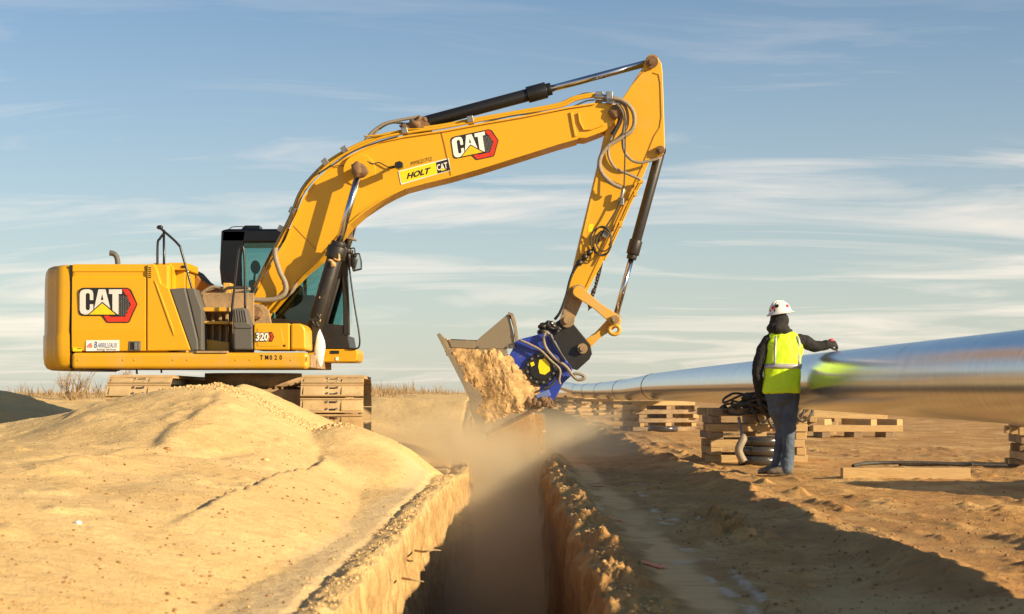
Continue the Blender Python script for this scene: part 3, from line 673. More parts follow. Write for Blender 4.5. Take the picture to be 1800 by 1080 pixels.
mb = MB(); mb.tube([W(402, 404, 24.5), W(410, 399, 24.5), (W(432, 399, 24.5))], 0.006, seg=6); part(mb, 'cable', M['rubber'], 0, CAB)
# cab base and front corner
mb = MB(); mb.ppoly([(541, 614), (627, 614), (629, 622), (627, 634), (622, 637), (541, 637)], 24.4, 25.4); cb = part(mb, 'cab_base', M['yellow'], 0.02, seg=3)
mb = MB(); mb.ppoly([(581, 616.5), (596, 616.5), (596, 622), (581, 622)], 24.39, 24.402); part(mb, 'warning_plate', M['ink'], 0, cb)
mb = MB(); mb.ppoly([(590, 628), (595, 628), (595, 634), (590, 634)], 24.39, 24.402); part(mb, 'small_sticker', M['white'], 0, cb)
# mirror
mb = MB(); mb.ppoly([(616, 446), (632, 444.5), (636, 460), (636, 474), (620, 478), (616, 462)], 24.3, 24.36)
mir = part(mb, 'mirror', M['black'], 0.01)
mb = MB(); mb.ppoly([(618, 449), (630.5, 447.5), (633.5, 460), (634, 472), (621, 475), (618, 462)], 24.285, 24.3); part(mb, 'mirror_glass', M['mirror'], 0, mir)
mb = MB(); mb.tube([W(x, y, 24.35) for x, y in [(604, 425), (610, 442), (618, 445), (616, 438), (623, 437), (624, 446)]], 0.01, seg=8, sub=4)
mb.tube([W(x, y, 24.38) for x, y in [(611, 440), (614, 470), (622, 530), (631, 585), (632, 606), (627, 613), (612, 613)]], 0.012, seg=8); part(mb, 'mirror_bracket', M['black'], 0, mir)
mb = MB(); mb.ppoly([(604, 414), (616, 411), (612, 432), (602, 430)], 24.5, 24.7); wl = part(mb, 'work_light', M['black'], 0.01)
mb = MB(); mb.ppoly([(608, 414), (626, 421), (624, 423), (607, 419)], 24.45, 24.62); part(mb, 'light_visor', M['mudmetal'], 0.003, wl)
# --- boom
BY0, BY1 = 23.70, 24.30
boom_up = [(440, 540), (446, 522), (471, 476), (503, 422), (518, 385), (535, 347), (553, 321), (575, 300), (600, 282), (631, 266), (670, 249), (712, 240), (781, 230), (850, 217), (920, 205), (1000, 189), (1046, 182), (1072, 181), (1084, 185), (1089, 194), (1086, 206)]
boom_dn = [(1078, 218), (1062, 231), (1030, 243), (1016, 243), (980, 253), (920, 272), (850, 294), (790, 311), (745, 322), (712, 331), (690, 341), (670, 352), (653, 363), (637, 374), (614, 394), (587, 427), (560, 456), (531, 480), (500, 512), (471, 546), (462, 562), (450, 568), (438, 560)]
mb = MB(); mb.ppoly(boom_up+boom_dn, BY0+0.02, BY1-0.02)
BOOM = part(mb, 'boom', M['yellow_clean'], 0.008)
def strip_along(pts, w_, y0, y1, side=1):
    mb = MB(); q = [W(x, y, y0) for x, y in pts]; up = []; dn = []
    for i, p in enumerate(q):
        a = q[max(i-1, 0)]; b_ = q[min(i+1, len(q)-1)]; d = (b_-a).normalized(); n_ = Vector((-d.z, 0, d.x))*side
        up.append(p+n_*w_*0.5); dn.append(p-n_*w_*0.5)
    for i in range(len(q)-1): mb.prism([dn[i], dn[i+1], up[i+1], up[i]], (0, y1-y0, 0))
    return mb
part(strip_along(boom_up[2:17], 0.022, BY0-0.012, BY1+0.012), 'top_flange', M['yellow_clean'], 0, BOOM)
part(strip_along(boom_dn[3:-3], 0.022, BY0-0.012, BY1+0.012), 'bottom_flange', M['yellow_clean'], 0, BOOM)
part(strip_along([(776, 233), (781, 252), (793, 309)], 0.012, BY0+0.012, BY0+0.03), 'weld_seam', paint('weld', (0.45, 0.2, 0.01), dust=0.1), 0, BOOM)
part(strip_along([(515, 396), (534, 416), (556, 440)], 0.010, BY0+0.014, BY0+0.03), 'weld_seam', bpy.data.materials['weld'], 0, BOOM)
part(strip_along([(1004, 197), (1007, 215), (1012, 240)], 0.03, BY0-0.004, BY0+0.03), 'end_rib', M['yellow_clean'], 0.004, BOOM)
mb = strip_along([(1017, 198), (1019, 214), (1026, 228), (1040, 227), (1062, 219)], 0.02, BY0-0.012, BY0+0.03); part(mb, 'end_rib', M['yellow_clean'], 0.004, BOOM)
mb = MB(); mb.cyl(W(632, 300, BY0-0.01), W(632, 300, BY0+0.05), 0.22, seg=36); part(mb, 'cylinder_boss', M['yellow_clean'], 0.006, BOOM)
mb = MB(); mb.cyl(W(632, 299, 23.36), W(632, 299, 24.64), 0.07, seg=20)
for y in (23.36, 24.60): mb.ball(W(632, 299, y) if y < 24 else W(632, 299, y), (0.095, 0.05, 0.095), 3, 0.5, 14, 2)
part(mb, 'cylinder_pin', M['rustymud'], 0, BOOM)
mb = MB(); mb.ppoly([(694, 286), (702, 283), (708, 286), (708, 294), (700, 297), (693, 294)], 23.42, 23.56); mb.cyl(W(692, 294, 23.56), W(688, 294, 23.72), 0.02); wl2 = part(mb, 'boom_light', M['black'], 0.006, BOOM)
mb = MB(); mb.tube([W(x, y, 23.69) for x, y in [(628, 276), (640, 281), (655, 288), (666, 286), (678, 292), (690, 297)]], 0.008, seg=6); mb.tube([W(x, y, 23.69) for x, y in [(575, 296), (590, 292), (612, 292), (626, 298)]], 0.006, seg=6); part(mb, 'light_cable', M['rubber'], 0, BOOM)
mb = MB(); mb.cyl(W(1083, 196, BY0-0.03), W(1083, 196, BY1+0.03), 0.075, seg=24); mb.ball(W(1083, 196, BY0-0.03), (0.09, 0.04, 0.09), 3, 0.6, 12, 6); part(mb, 'stick_pin', M['rustymud'], 0, BOOM)
# hydraulic lines on top of the boom
def off(pts, d): return [(x, y-d) for x, y in pts]
path = [(452, 508), (466, 478), (484, 442), (502, 408), (517, 377), (531, 342), (549, 317), (572, 294), (598, 276), (630, 259), (670, 243), (712, 234), (781, 224), (850, 211), (920, 199), (985, 187), (1010, 176), (1040, 170), (1060, 171)]
for i, (yy, dx, dy) in enumerate(((23.74, 0, 0), (23.86, -3, -3), (24.12, -1, -2))):
    mb = MB(); mb.tube([W(x+dx, y+dy, yy) for x, y in path], 0.020 if i != 1 else 0.026, seg=10, sub=4)
    part(mb, 'boom_line', M['yellow'], 0, BOOM)
mb = MB(); mb.tube([W(x, y, 23.66) for x, y in [(442, 525), (455, 492), (470, 458), (492, 414), (509, 383), (523, 345), (540, 318), (562, 298)]], 0.012, seg=8); mb.tube([W(x, y, 23.68) for x, y in [(560, 306), (590, 287), (622, 266), (665, 250), (700, 240)]], 0.010, seg=8)
mb.tube([W(x, y, 23.72) for x, y in [(850, 216), (900, 204), (960, 197), (1000, 190), (1030, 178), (1045, 176)]], 0.010, seg=8); mb.tube([W(x, y, 24.0) for x, y in [(985, 181), (1005, 172), (1030, 164), (1050, 166)]], 0.008, seg=8)
part(mb, 'boom_hose', M['rubber'], 0, BOOM)
mb = MB()
for x, y, a in ((496, 404, 62), (607, 265, 33), (827, 212, 10), (1053, 172, 0), (712, 232, 12), (573, 287, 38), (516, 372, 62)):
    c = W(x, y, 23.85); mb.box(c, (0.085 if x != 1053 else 0.10, 0.30, 0.085 if x != 1053 else 0.12), Matrix.Rotation(-R(a), 3, 'Y'))
part(mb, 'line_clamp', M['steel'], 0.006, BOOM)
mb = MB(); mb.tube([W(x, y, 23.6) for x, y in [(484, 436), (484, 452), (492, 478), (502, 500), (500, 516), (484, 526), (462, 528), (436, 526)]], 0.036, seg=12)
hs = part(mb, 'coiled_hose', M['hose'], 0, BOOM)
mb = MB(); mb.tube([W(x, y, 23.95) for x, y in [(520, 492), (516, 508), (503, 520), (480, 532)]], 0.03, seg=10); part(mb, 'coiled_hose', M['hose'], 0, BOOM)
# stick cylinder bracket and hoses
mb = MB(); mb.ppoly([(712, 238), (718, 222), (730, 214), (748, 210), (758, 222), (760, 234)], 23.86, 23.93); mb.ppoly([(712, 238), (718, 222), (730, 214), (748, 210), (758, 222), (760, 234)], 24.07, 24.14)
mb.cyl(W(738, 219, 23.8), W(738, 219, 24.2), 0.07); mb.ball(W(728, 222, 23.85), (0.14, 0.07, 0.08), 3, 0.8, 9, 1); mb.ball(W(741, 212, 23.88), (0.08, 0.06, 0.07), 3, 0.8, 9, 3); part(mb, 'cylinder_bracket', M['rustymud'], 0, BOOM)
mb = MB()
mb.tube([W(x, y, 23.9) for x, y in [(640, 250), (655, 232), (676, 218), (700, 212), (722, 208), (738, 206), (742, 212)]], 0.022, seg=8)
mb.tube([W(x, y, 24.0) for x, y in [(650, 246), (668, 226), (690, 216), (720, 219), (745, 221)]], 0.016, seg=8)
part(mb, 'cylinder_hose', M['hose'], 0, BOOM)
mb = MB(); mb.tube([W(x, y, 23.8) for x, y in [(640, 240), (680, 236), (715, 228), (760, 226), (780, 222), (830, 211)]], 0.010, seg=8); part(mb, 'thin_line', M['yellow'], 0, BOOM)
def cylinder(name, p0, p1, fr, rb, rr, Y, collar=0.0, label=None, base=M['black'], eye=M['mudmetal']):
    a = W(*p0, Y); b_ = W(*p1, Y); d = b_-a; q = a+d*fr; dn = d.normalized()
    mb = MB(); mb.cyl(a+dn*0.04, q, rb, seg=24); mb.cyl(a-Vector((0, 0.07, 0)), a+Vector((0, 0.07, 0)), rb*1.05, seg=20)
    if collar: mb.cyl(q-dn*collar, q, rb*1.28, seg=24); mb.cyl(q, q+dn*0.07, rb*0.98, seg=24)
    root = part(mb, name, base, 0.004, label=label)
    mb = MB(); mb.cyl(q, b_, rr, seg=20); part(mb, 'rod', M['chrome'], 0, root)
    mb = MB(); mb.cyl(b_-Vector((0, 0.08, 0)), b_+Vector((0, 0.08, 0)), rr*1.9, seg=20); part(mb, 'rod_eye', eye, 0, root)
    return root
cylinder('stick_cylinder', (738, 218), (1146, 109), 0.545, 0.088, 0.048, 24.0, 0.27, label='black cylinder with chrome rod lying above the boom')
for Y in (23.46, 24.54):
    dx = 0 if Y < 24 else 0
    a = W(545, 606, 23.46); b_ = W(632, 300, 23.46)
    def PX(X, Z, Y): return (900+X*F/Y, HZ-(Z-CAMZ)*F/Y)
    cylinder('boom_cylinder', PX(a.x, a.z, Y), PX(b_.x, b_.z, Y), 0.56, 0.105, 0.048, Y, 0.16, base=M['black_dirty'], eye=M['rustymud'])
mb = MB()
for k in range(16):
    t = 0.42+0.15*random.random(); y = random.choice((23.36, 23.4, 24.42)); p = W(545+(632-545)*t+random.uniform(-9, 7), 606-306*t, y); mb.ball(p, (random.uniform(.015, .05), 0.03, random.uniform(.02, .055)), 2, 0.8, 20, k)
for k in range(10):
    t = random.random()*0.4; p = W(545+(632-545)*t+random.uniform(-6, 6), 606-306*t, 23.37); mb.ball(p, (0.012, 0.01, random.uniform(.01, .05)), 1, 0.8, 20, k)
part(mb, 'caked_mud', M['soil'])
# --- stick
SY0, SY1 = 23.79, 24.21
stick = [(1131, 117), (1136, 102), (1146, 98), (1157, 102), (1163, 112), (1165, 130), (1167, 190), (1168, 225), (1169, 262), (1166, 272), (1156, 276), (1144, 278), (1137, 296), (1126, 321), (1112, 350), (1092, 393), (1073, 437), (1053, 473), (1032, 513), (1012, 557), (1004, 572), (992, 572), (984, 562), (990, 545), (1007, 473), (1020, 417), (1037, 347), (1053, 280), (1063, 236), (1072, 205), (1085, 184), (1097, 169), (1113, 145)]
STICK = part(MB().ppoly(stick, SY0, SY1), 'stick', paint('stick_yellow', YEL, dust=0.34, scale=1.8), 0.01)
part(strip_along([(1148, 128), (1158, 131), (1161, 145), (1163, 205), (1160, 224), (1150, 240), (1126, 300), (1068, 424), (1030, 505)], 0.014, SY0-0.010, SY0+0.01), 'edge_weld', bpy.data.materials['weld'], 0.002, STICK)
part(strip_along([(1064, 250), (1055, 290), (1040, 350), (1024, 420), (1013, 468)], 0.03, SY0-0.012, SY0+0.01), 'edge_plate', M['yellow'], 0.004, STICK)
part(strip_along([(1113, 147), (1131, 126), (1146, 122)], 0.012, SY0-0.010, SY0+0.01), 'edge_weld', bpy.data.materials['weld'], 0.002, STICK)
for (x, y, r_, m_) in ((1146, 109, 0.085, 'rustymud'), (1161, 264, 0.06, 'rustymud'), (1017, 513, 0.10, 'mudmetal'), (997, 563, 0.10, 'mudmetal')):
    mb = MB(); mb.cyl(W(x, y, SY0-0.08), W(x, y, SY1+0.08), r_, seg=24); mb.cyl(W(x, y, SY0-0.10), W(x, y, SY0-0.07), r_*0.5, seg=14); part(mb, 'pin', M[m_], 0.005, STICK)
part(MB().ppoly([(986, 566), (992, 540), (1000, 512), (1010, 505), (1032, 512), (1012, 557), (1004, 573), (992, 573)], SY0-0.015, SY0+0.01), 'wear_plate', M['mudmetal'], 0.005, STICK)
part(MB().ppoly([(1035, 394), (1044, 394), (1041, 408), (1033, 408)], SY0-0.004, SY0+0.004), 'warning_sticker', M['lemon'], 0, STICK)
# stick hoses
HZS = [([(1077, 173), (1092, 176), (1106, 186), (1114, 200), (1115, 218), (1108, 232), (1090, 244), (1068, 258), (1056, 276), (1054, 294), (1062, 310), (1078, 324), (1092, 330)], 0.030, 'hose', 23.62),
       ([(1080, 178), (1096, 184), (1103, 200), (1102, 222), (1090, 240), (1072, 256), (1070, 275), (1082, 296), (1104, 306), (1126, 316)], 0.020, 'hose', 23.66),
       ([(1084, 182), (1094, 196), (1098, 214), (1095, 235), (1096, 262), (1108, 280), (1124, 286), (1142, 283), (1160, 278)], 0.020, 'hose', 23.64),
       ([(1086, 180), (1098, 200), (1099, 240), (1098, 300), (1097, 330)], 0.010, 'rubber', 23.60),
       ([(1088, 190), (1092, 210), (1082, 232), (1072, 248)], 0.022, 'hose', 23.7),
       ([(1078, 192), (1088, 204), (1084, 222), (1074, 236)], 0.016, 'rubber', 23.72)]
for pts, r_, m_, yy in HZS: part(MB().tube([W(x, y, yy) for x, y in pts], r_, seg=10), 'stick_hose', M[m_], 0, STICK)
mb = MB(); mb.cyl(W(1045, 170, 23.72), W(1075, 172, 23.72), 0.035); mb.cyl(W(1060, 176, 23.78), W(1082, 178, 23.78), 0.026); mb.bb(W(1066, 182, 23.66), W(1076, 164, 23.8)); part(mb, 'hose_coupling', M['steel'], 0.004, BOOM)
mb = MB(); mb.tube([W(x, y, 23.70) for x, y in [(1130, 317), (1112, 350), (1093, 392), (1074, 434), (1062, 458)]], 0.013, seg=8); mb.tube([W(x, y, 23.73) for x, y in [(1124, 319), (1107, 350), (1089, 390), (1070, 432)]], 0.010, seg=8); mb.box(W(1125, 320, 23.7), (0.09, 0.05, 0.03)); mb.box(W(1091, 394, 23.7), (0.04, 0.06, 0.08)); mb.box(W(1117, 340, 23.7), (0.04, 0.06, 0.08)); part(mb, 'stick_line', M['yellow'], 0, STICK)
mb = MB(); mb.box(W(1092, 355, 23.74), (0.07, 0.10, 0.10)); mb.cyl(W(1096, 332, 23.68), W(1092, 350, 23.68), 0.025); mb.box(W(1064, 413, 23.72), (0.08, 0.10, 0.09), Matrix.Rotation(R(30), 3, 'Y')); part(mb, 'valve_block', M['steel'], 0.006, STICK)
mb = MB()
mb.tube([W(x, y, 23.68) for x, y in [(1092, 352), (1082, 372), (1070, 392), (1058, 410), (1050, 430)]], 0.012, seg=8)
for k, (rx, ry, ph) in enumerate(((19, 24, 0), (16, 26, 0.5), (13, 18, 1.1))):
    mb.tube([W(1057+k*2+rx*math.cos(a+ph), 424+ry*math.sin(a+ph), 23.66-0.02*k+0.03*math.sin(a)) for a in [i*2*math.pi/14 for i in range(15)]], 0.010, seg=6, sub=3)
part(mb, 'hose_coil', M['rubber'], 0, STICK)
mb = MB(); mb.tube([W(x, y, 23.70) for x, y in [(1044, 436), (1026, 456), (1012, 470), (1002, 492), (995, 520), (985, 548), (975, 562)]], [0.018, 0.022, 0.022, 0.017, 0.017, 0.019, 0.02], seg=8)
for x, y in ((1036, 444), (1028, 452), (1019, 462)): mb.cyl(W(x-3, y+3, 23.70), W(x+3, y-3, 23.70), 0.042, seg=10)
part(mb, 'lower_hose', M['black_dirty'], 0, STICK)
mb = MB()
for k in range(9): mb.ball(W(1056-1.2*k-2, 470+k*5.5, 24.0), (0.025, 0.02, 0.03), 1, 0.6, 20, k)
for k in range(5): mb.ball(W(1043-1.8*k, 512+k*6.5, 24.0), (0.035, 0.02, 0.04), 1, 0.8, 20, k+9)
mb.tube([W(x, y, 24.0) for x, y in [(1060, 455), (1055, 480), (1048, 505), (1040, 530), (1034, 546)]], 0.010, seg=6)
part(mb, 'hanging_hose', M['black_dirty'], 0, STICK)
# --- bucket cylinder and links
cylinder('bucket_cylinder', (1161, 266), (1081, 561), 0.615, 0.070, 0.040, 24.0, 0.20, base=M['black_dirty'], eye=M['rustymud'])
def link(name, p0, p1, r0, r1, y0, y1, mat, n=10):
    a = Vector((p0[0], p0[1])); b_ = Vector((p1[0], p1[1])); d = (b_-a).normalized(); ang = math.atan2(d.y, d.x); pts = []
    for k in range(n+1): t = ang+math.pi/2+math.pi*k/n; pts.append((a.x+r0*math.cos(t), a.y+r0*math.sin(t)))
    mid = (a+b_)/2; wv = min(r0, r1)*0.72; nr = Vector((-d.y, d.x))
    q = mid-nr*wv; pts.append((q.x, q.y))
    for k in range(n+1): t = ang-math.pi/2+math.pi*k/n; pts.append((b_.x+r1*math.cos(t), b_.y+r1*math.sin(t)))
    q = mid+nr*wv; pts.append((q.x, q.y))
    return part(MB().ppoly(pts, y0, y1), name, mat, 0.006)
for (y0, y1) in ((23.64, 23.70), (24.30, 24.36)): link('idler_link', (1017, 513), (1081, 562), 10, 10, y0, y1, M['yellow_dirty'])
lk = link('bucket_link', (1081, 564), (1024, 612), 11, 9, 23.86, 24.14, M['yellow_dirty'])
mb = MB(); mb.cyl(W(1081, 562, 23.60), W(1081, 562, 24.40), 0.06, seg=20); mb.cyl(W(1081, 562, 23.57), W(1081, 562, 23.62), 0.035, seg=14); part(mb, 'link_pin', M['mudmetal'])
mb = MB(); mb.tube([W(1080+9*math.cos(a), 580+8*math.sin(a), 23.82) for a in [i*2*math.pi/16 for i in range(17)]], 0.028, seg=8, sub=2); part(mb, 'lifting_eye', M['yellow_dirty'], 0, lk)
# --- white rag hanging from the boom cylinder foot
mb = MB()
rg_ = [(559, 572, .012), (560, 582, .03), (562, 598, .062), (562, 612, .075), (561, 626, .070), (562, 636, .045), (563, 646, .008)]
rings = []
for x, y, r_ in rg_:
    c = W(x, y, 23.4); rings.append([c+Vector((r_*math.cos(a)*(1+0.22*math.sin(3*a+y)), 0.55*r_*math.sin(a), 0)) for a in [i*2*math.pi/16 for i in range(16)]])
mb.loft(rings[::-1])
rag = mb.build('rag', M['cloth_white'], None, origin=W(561, 575, 23.4)); sub = rag.modifiers.new('s', 'SUBSURF'); sub.levels = 1; sub.render_levels = 2
tag(rag, 'white rag tied to the foot of the boom cylinder in front of the cab', 'rag')
mb = MB(); mb.tube([W(x, y, 23.36) for x, y in [(556, 552), (562, 560), (556, 566), (560, 574), (552, 570), (548, 562)]], 0.014, seg=6); mb.box(W(552, 562, 23.37), (0.12, 0.05, 0.03)); part(mb, 'cylinder_clamp', M['black_dirty'])
# --- undercarriage
mb = MB(); mb.cyl((-3.55, YC, 1.16), (-3.55, YC, 0.98), 0.66, seg=40); mb.cyl((-3.55, YC, 1.02), (-3.55, YC, 0.92), 0.60, seg=40); part(mb, 'swing_ring', M['mudmetal'])
mb = MB()
for k in range(40):
    a = k*2*math.pi/40; mb.box((-3.55+0.63*math.cos(a), YC+0.63*math.sin(a), 0.95), (0.035, 0.035, 0.05), Matrix.Rotation(a, 3, 'Z'))
part(mb, 'ring_bolts', M['rustymud'])
mb = MB()
mb.prism([Vector((-4.35, 23.0, 0.94)), Vector((-2.75, 23.0, 0.94)), Vector((-2.45, 23.0, 0.80)), Vector((-2.45, 23.0, 0.45)), Vector((-4.65, 23.0, 0.45)), Vector((-4.65, 23.0, 0.80))], (0, 2.0, 0))
part(mb, 'car_body', M['mudmetal'], 0.02)
def shoe_mesh():
    mb = MB(); mb.bb((-0.395, -0.09, 0.0), (0.395, 0.09, 0.014))
    for y, h in ((-0.088, 0.026), (0.080, 0.018)): mb.bb((-0.395, y-0.008, 0.014), (0.395, y+0.008, 0.014+h))
    mb.prism([Vector((-0.36, -0.08, 0.014)), Vector((-0.36, -0.07, 0.030)), Vector((-0.36, 0.03, 0.024)), Vector((-0.36, 0.078, 0.014))], (0.25, 0, 0)); mb.prism([Vector((0.12, -0.08, 0.014)), Vector((0.12, -0.07, 0.032)), Vector((0.12, 0.02, 0.026)), Vector((0.12, 0.078, 0.014))], (0.25, 0, 0))
    mb.cm = 1
    for x in (-0.06, 0.06):
        for y in (-0.045, 0.045): mb.cyl((x, y, 0.014), (x, y, 0.032), 0.014, seg=6)
    mb.cm = 2
    for y in (-0.055, 0.04): mb.bb((-0.035, y-0.012, 0.0145), (0.035, y+0.012, 0.0165))
    mb.cm = 1
    mb.bb((-0.09, -0.08, -0.07), (-0.05, 0.08, 0.0)); mb.bb((0.05, -0.08, -0.07), (0.09, 0.08, 0.0))
    return mb
smesh = None
gs = G('dusty_track'); a_ = gs.noise(3, 5, 0.6, gs.geo.outputs['Position']); b2 = gs.noise(14, 5, 0.65, gs.geo.outputs['Position'], sc=(0.5, 1, 1.5))
cc = gs.mix(gs.ramp(a_, 0.3, 0.7), (0.42, 0.28, 0.13), (0.60, 0.42, 0.21)); cc = gs.mix(gs.math('MULTIPLY', gs.ramp(b2, 0.60, 0.72), 0.8), cc, (0.10, 0.085, 0.07)); gs.bump(b2, 0.6, 0.01)
M['track'] = gs.set(col=cc, rough=0.85)
def track(cx, yaw=0.0):
    global smesh
    Lh, rad, zc = 1.68, 0.42, 0.66
    mb = MB()
    mb.bb((cx-0.20, YC-1.62, zc-0.22), (cx+0.20, YC+1.62, zc+0.20)); mb.bb((cx-0.26, YC-1.35, zc-0.10), (cx+0.26, YC+1.35, zc+0.02))
    tr = part(mb, 'track', M['mudmetal'], 0.02)
    for y in (YC-Lh, YC+Lh):
        m2 = MB(); m2.cyl((cx-0.16, y, zc), (cx+0.16, y, zc), rad-0.09, seg=28); m2.cyl((cx-0.24, y, zc), (cx+0.24, y, zc), 0.13, seg=18); part(m2, 'idler_wheel', M['rustymud'], 0.01, tr)
    for k in range(7):
        y = YC-1.25+k*0.416; m2 = MB(); m2.cyl((cx-0.2, y, zc-0.27), (cx+0.2, y, zc-0.27), 0.085, seg=16); part(m2, 'track_roller', M['rustymud'], 0, tr)
    per = 4*Lh+2*math.pi*rad; n = 48
    for i in range(n):
        s_ = per*i/n
        if s_ < 2*Lh: p = (YC-Lh+s_, zc+rad); ang = 0
        elif s_ < 2*Lh+math.pi*rad: a = (s_-2*Lh)/rad; p = (YC+Lh+rad*math.sin(a), zc+rad*math.cos(a)); ang = -a
        elif s_ < 4*Lh+math.pi*rad: p = (YC+Lh-(s_-2*Lh-math.pi*rad), zc-rad); ang = math.pi
        else: a = (s_-4*Lh-math.pi*rad)/rad; p = (YC-Lh-rad*math.sin(a), zc-rad*math.cos(a)); ang = math.pi-a
        if smesh is None:
            so_ = shoe_mesh().build('track_shoe', [M['track'], M['steel'], M['gap']], tr); 
            # mesh was built relative to the parent; shift back to its own origin
            o0 = parent_origin(tr)
            for v_ in so_.data.vertices: v_.co += o0
            smesh = so_.data
        else:
            so_ = bpy.data.objects.new('track_shoe', smesh); C.objects.link(so_); so_.parent = tr
        so_.location = Vector((cx, p[0], p[1]))-parent_origin(tr); so_.rotation_euler = (ang, 0, 0)
    tr.rotation_euler = (0, 0, R(3.2))
    return tr
track(-2.38); track(-4.80)

# --- lettering and emblems on the machine
def affine(src, dst):
    A_ = np.array([[x, y, 1] for x, y in src]); B = np.array(dst); Mx = np.linalg.solve(A_, B); return lambda x, y: tuple(np.array([x, y, 1]) @ Mx)
def roundpoly(pts, rr, n=4):
    out_ = []
    for i, p in enumerate(pts):
        r_ = rr[i] if isinstance(rr, (list, tuple)) else rr
        p = Vector(p); a = Vector(pts[i-1]); b_ = Vector(pts[(i+1) % len(pts)])
        if r_ <= 0: out_.append(tuple(p)); continue
        pa = p+(a-p).normalized()*min(r_, (a-p).length*0.48); pb = p+(b_-p).normalized()*min(r_, (b_-p).length*0.48)
        for k in range(n+1): t = k/n; q = pa*(1-t)**2+p*2*t*(1-t)+pb*t*t; out_.append(tuple(q))
    return out_
def emblem(fn, Y, parent, silver, name='emblem_sticker'):
    mb = MB(); L = lambda pts: [fn(*p) for p in pts]
    st = 0.0022
    mb.cm = 1; mb.flat(L(roundpoly([(125, 176), (702, 176), (745, 200), (822, 372), (722, 592), (458, 592), (398, 508), (125, 508)], [60, 10, 20, 15, 20, 20, 5, 60])), Y)
    mb.cm = 2; mb.flat(L([(640, 190), (700, 190), (728, 212), (808, 374), (710, 580), (464, 580), (420, 508), (480, 508), (500, 520), (668, 520), (744, 375), (700, 285), (664, 235)]), Y-st)
    mb.cm = 4
    for i in range(7):
        for j in range(11):
            x = 612+i*21; y = 275+j*22+(11 if i % 2 else 0)
            if x > 742-abs(y-375)*0.42 or y > 508: continue
            mb.flat(L([(x+7.5*math.cos(a), y+8*math.sin(a)) for a in [math.pi/3*k for k in range(6)]]), Y-st)
    mb.cm = 0
    mb.flat(L([(297, 322), (256, 322), (256, 262), (250, 245), (232, 238), (214, 245), (207, 262), (207, 420), (214, 438), (232, 444), (250, 438), (256, 422), (256, 372), (297, 372), (297, 440), (240, 492), (190, 495), (150, 478), (135, 440), (135, 250), (150, 212), (190, 195), (250, 195), (285, 210), (297, 245)]), Y-2*st)
    mb.flat(L([(358, 195), (442, 195), (500, 428), (403, 352), (306, 428)]), Y-2*st, [L([(402, 250), (386, 322), (418, 322)])])
    mb.flat(L([(482, 195), (637, 195), (637, 250), (597, 250), (597, 492), (572, 492), (524, 452), (524, 250), (482, 250)]), Y-2*st)
    mb.cm = 1; mb.flat(L([(228, 500), (403, 342), (592, 500)]), Y-3*st)
    mb.cm = 3; mb.flat(L([(250, 494), (403, 360), (562, 494)]), Y-4*st)
    return part(mb, name, [silver, M['ink'], M['red'], M['logoyellow'], M['hexgrey']], 0, parent)
emblem(lambda x, y: (120+x/6.75, 480+y/6.75), YB-0.016, door, M['silver'])
fb = affine([(125, 180), (820, 375), (460, 590)], [(760+285/9, 180+560/9), (760+1047/9, 180+608/9), (760+702/9, 180+912/9)])
emblem(fb, BY0+0.012, BOOM, M['white'])
# company plate on the boom
Yp = BY0+0.012
mb = MB(); mb.cm = 0; mb.flat([(700, 301), (789, 278), (792, 300), (705, 325)], Yp)
mb.cm = 1; mb.flat([(702, 302), (766, 285.5), (769, 305.5), (706.5, 322.5)], Yp-0.002); mb.cm = 2; mb.flat([(766, 285.8), (788, 280), (790.5, 299.5), (769, 305.5)], Yp-0.002)
mb.cm = 2; text_mesh(mb, 'HOLT', (714.5, 315), (15.0, -3.9), (3.5, -14.5), Yp-0.004, 0.045)
mb.cm = 0; text_mesh(mb, 'CAT', (768.5, 300.5), (9.4, -2.6), (-2.2, -14.5), Yp-0.004, 0.02)
mb.cm = 1; mb.flat([(775, 301), (778.5, 294.5), (784, 298.5)], Yp-0.006)
part(mb, 'name_plate', [M['white'], M['lemon'], M['ink']], 0, BOOM)
mb = MB(); text_mesh(mb, 'MYK21712', (722.5, 291.5), (8.2, -2.1), (-0.8, -9.5), Yp, 0.0); part(mb, 'serial_number', M['ink'], 0, BOOM)
mb = MB(); mb.cm = 0; mb.flat([(151, 598.5), (210, 598), (210, 617), (151, 617.5)], YB-0.014)
mb.cm = 1; text_mesh(mb, 'B', (165, 611.5), (10.0, 0), (1.5, -15.5), YB-0.016, 0.015); text_mesh(mb, 'ARRILLEAUX', (171.6, 611.5), (6.0, 0), (1.5, -12.5), YB-0.016, 0.0)
mb.cm = 3; text_mesh(mb, 'Energy Services', (170, 616.2), (5.4, 0), (0, -5.2), YB-0.016, 0.0)
mb.cm = 2
for k in range(3):
    rr_ = 9-k*2.5; pts = [(163+rr_*1.15*math.cos(R(a)), 612+rr_*math.sin(R(a))) for a in range(185, 262, 8)]; q = [(163+(rr_-1.3)*1.15*math.cos(R(a)), 612.6+(rr_-1.3)*math.sin(R(a))) for a in range(261, 184, -8)]
    mb.flat(pts+q, YB-0.016)
part(mb, 'company_sticker', [M['white'], M['stickerblue'], M['red'], M['ink']], 0, door)
mb = MB(); mb.cm = 0; mb.flat([(128, 611), (144, 611), (144, 618), (128, 618)], YB-0.006); mb.cm = 1; mb.flat([(136, 612), (143, 612), (143, 613.2), (136, 613.2)], YB-0.008); part(mb, 'warning_sticker', [M['lemon'], M['ink']], 0, door)
mb = MB(); mb.cm = 1; mb.flat([(472, 584), (478, 584), (482, 592), (478, 601), (472, 601), (475, 592)], YB-0.009)
mb.cm = 1; text_mesh(mb, '320', (448.2, 599.2), (15.2, 0), (1.5, -19.5), YB-0.009, 0.09)
mb.cm = 0; text_mesh(mb, '320', (448.8, 598.6), (15.0, 0), (1.5, -18.5), YB-0.011, 0.035)
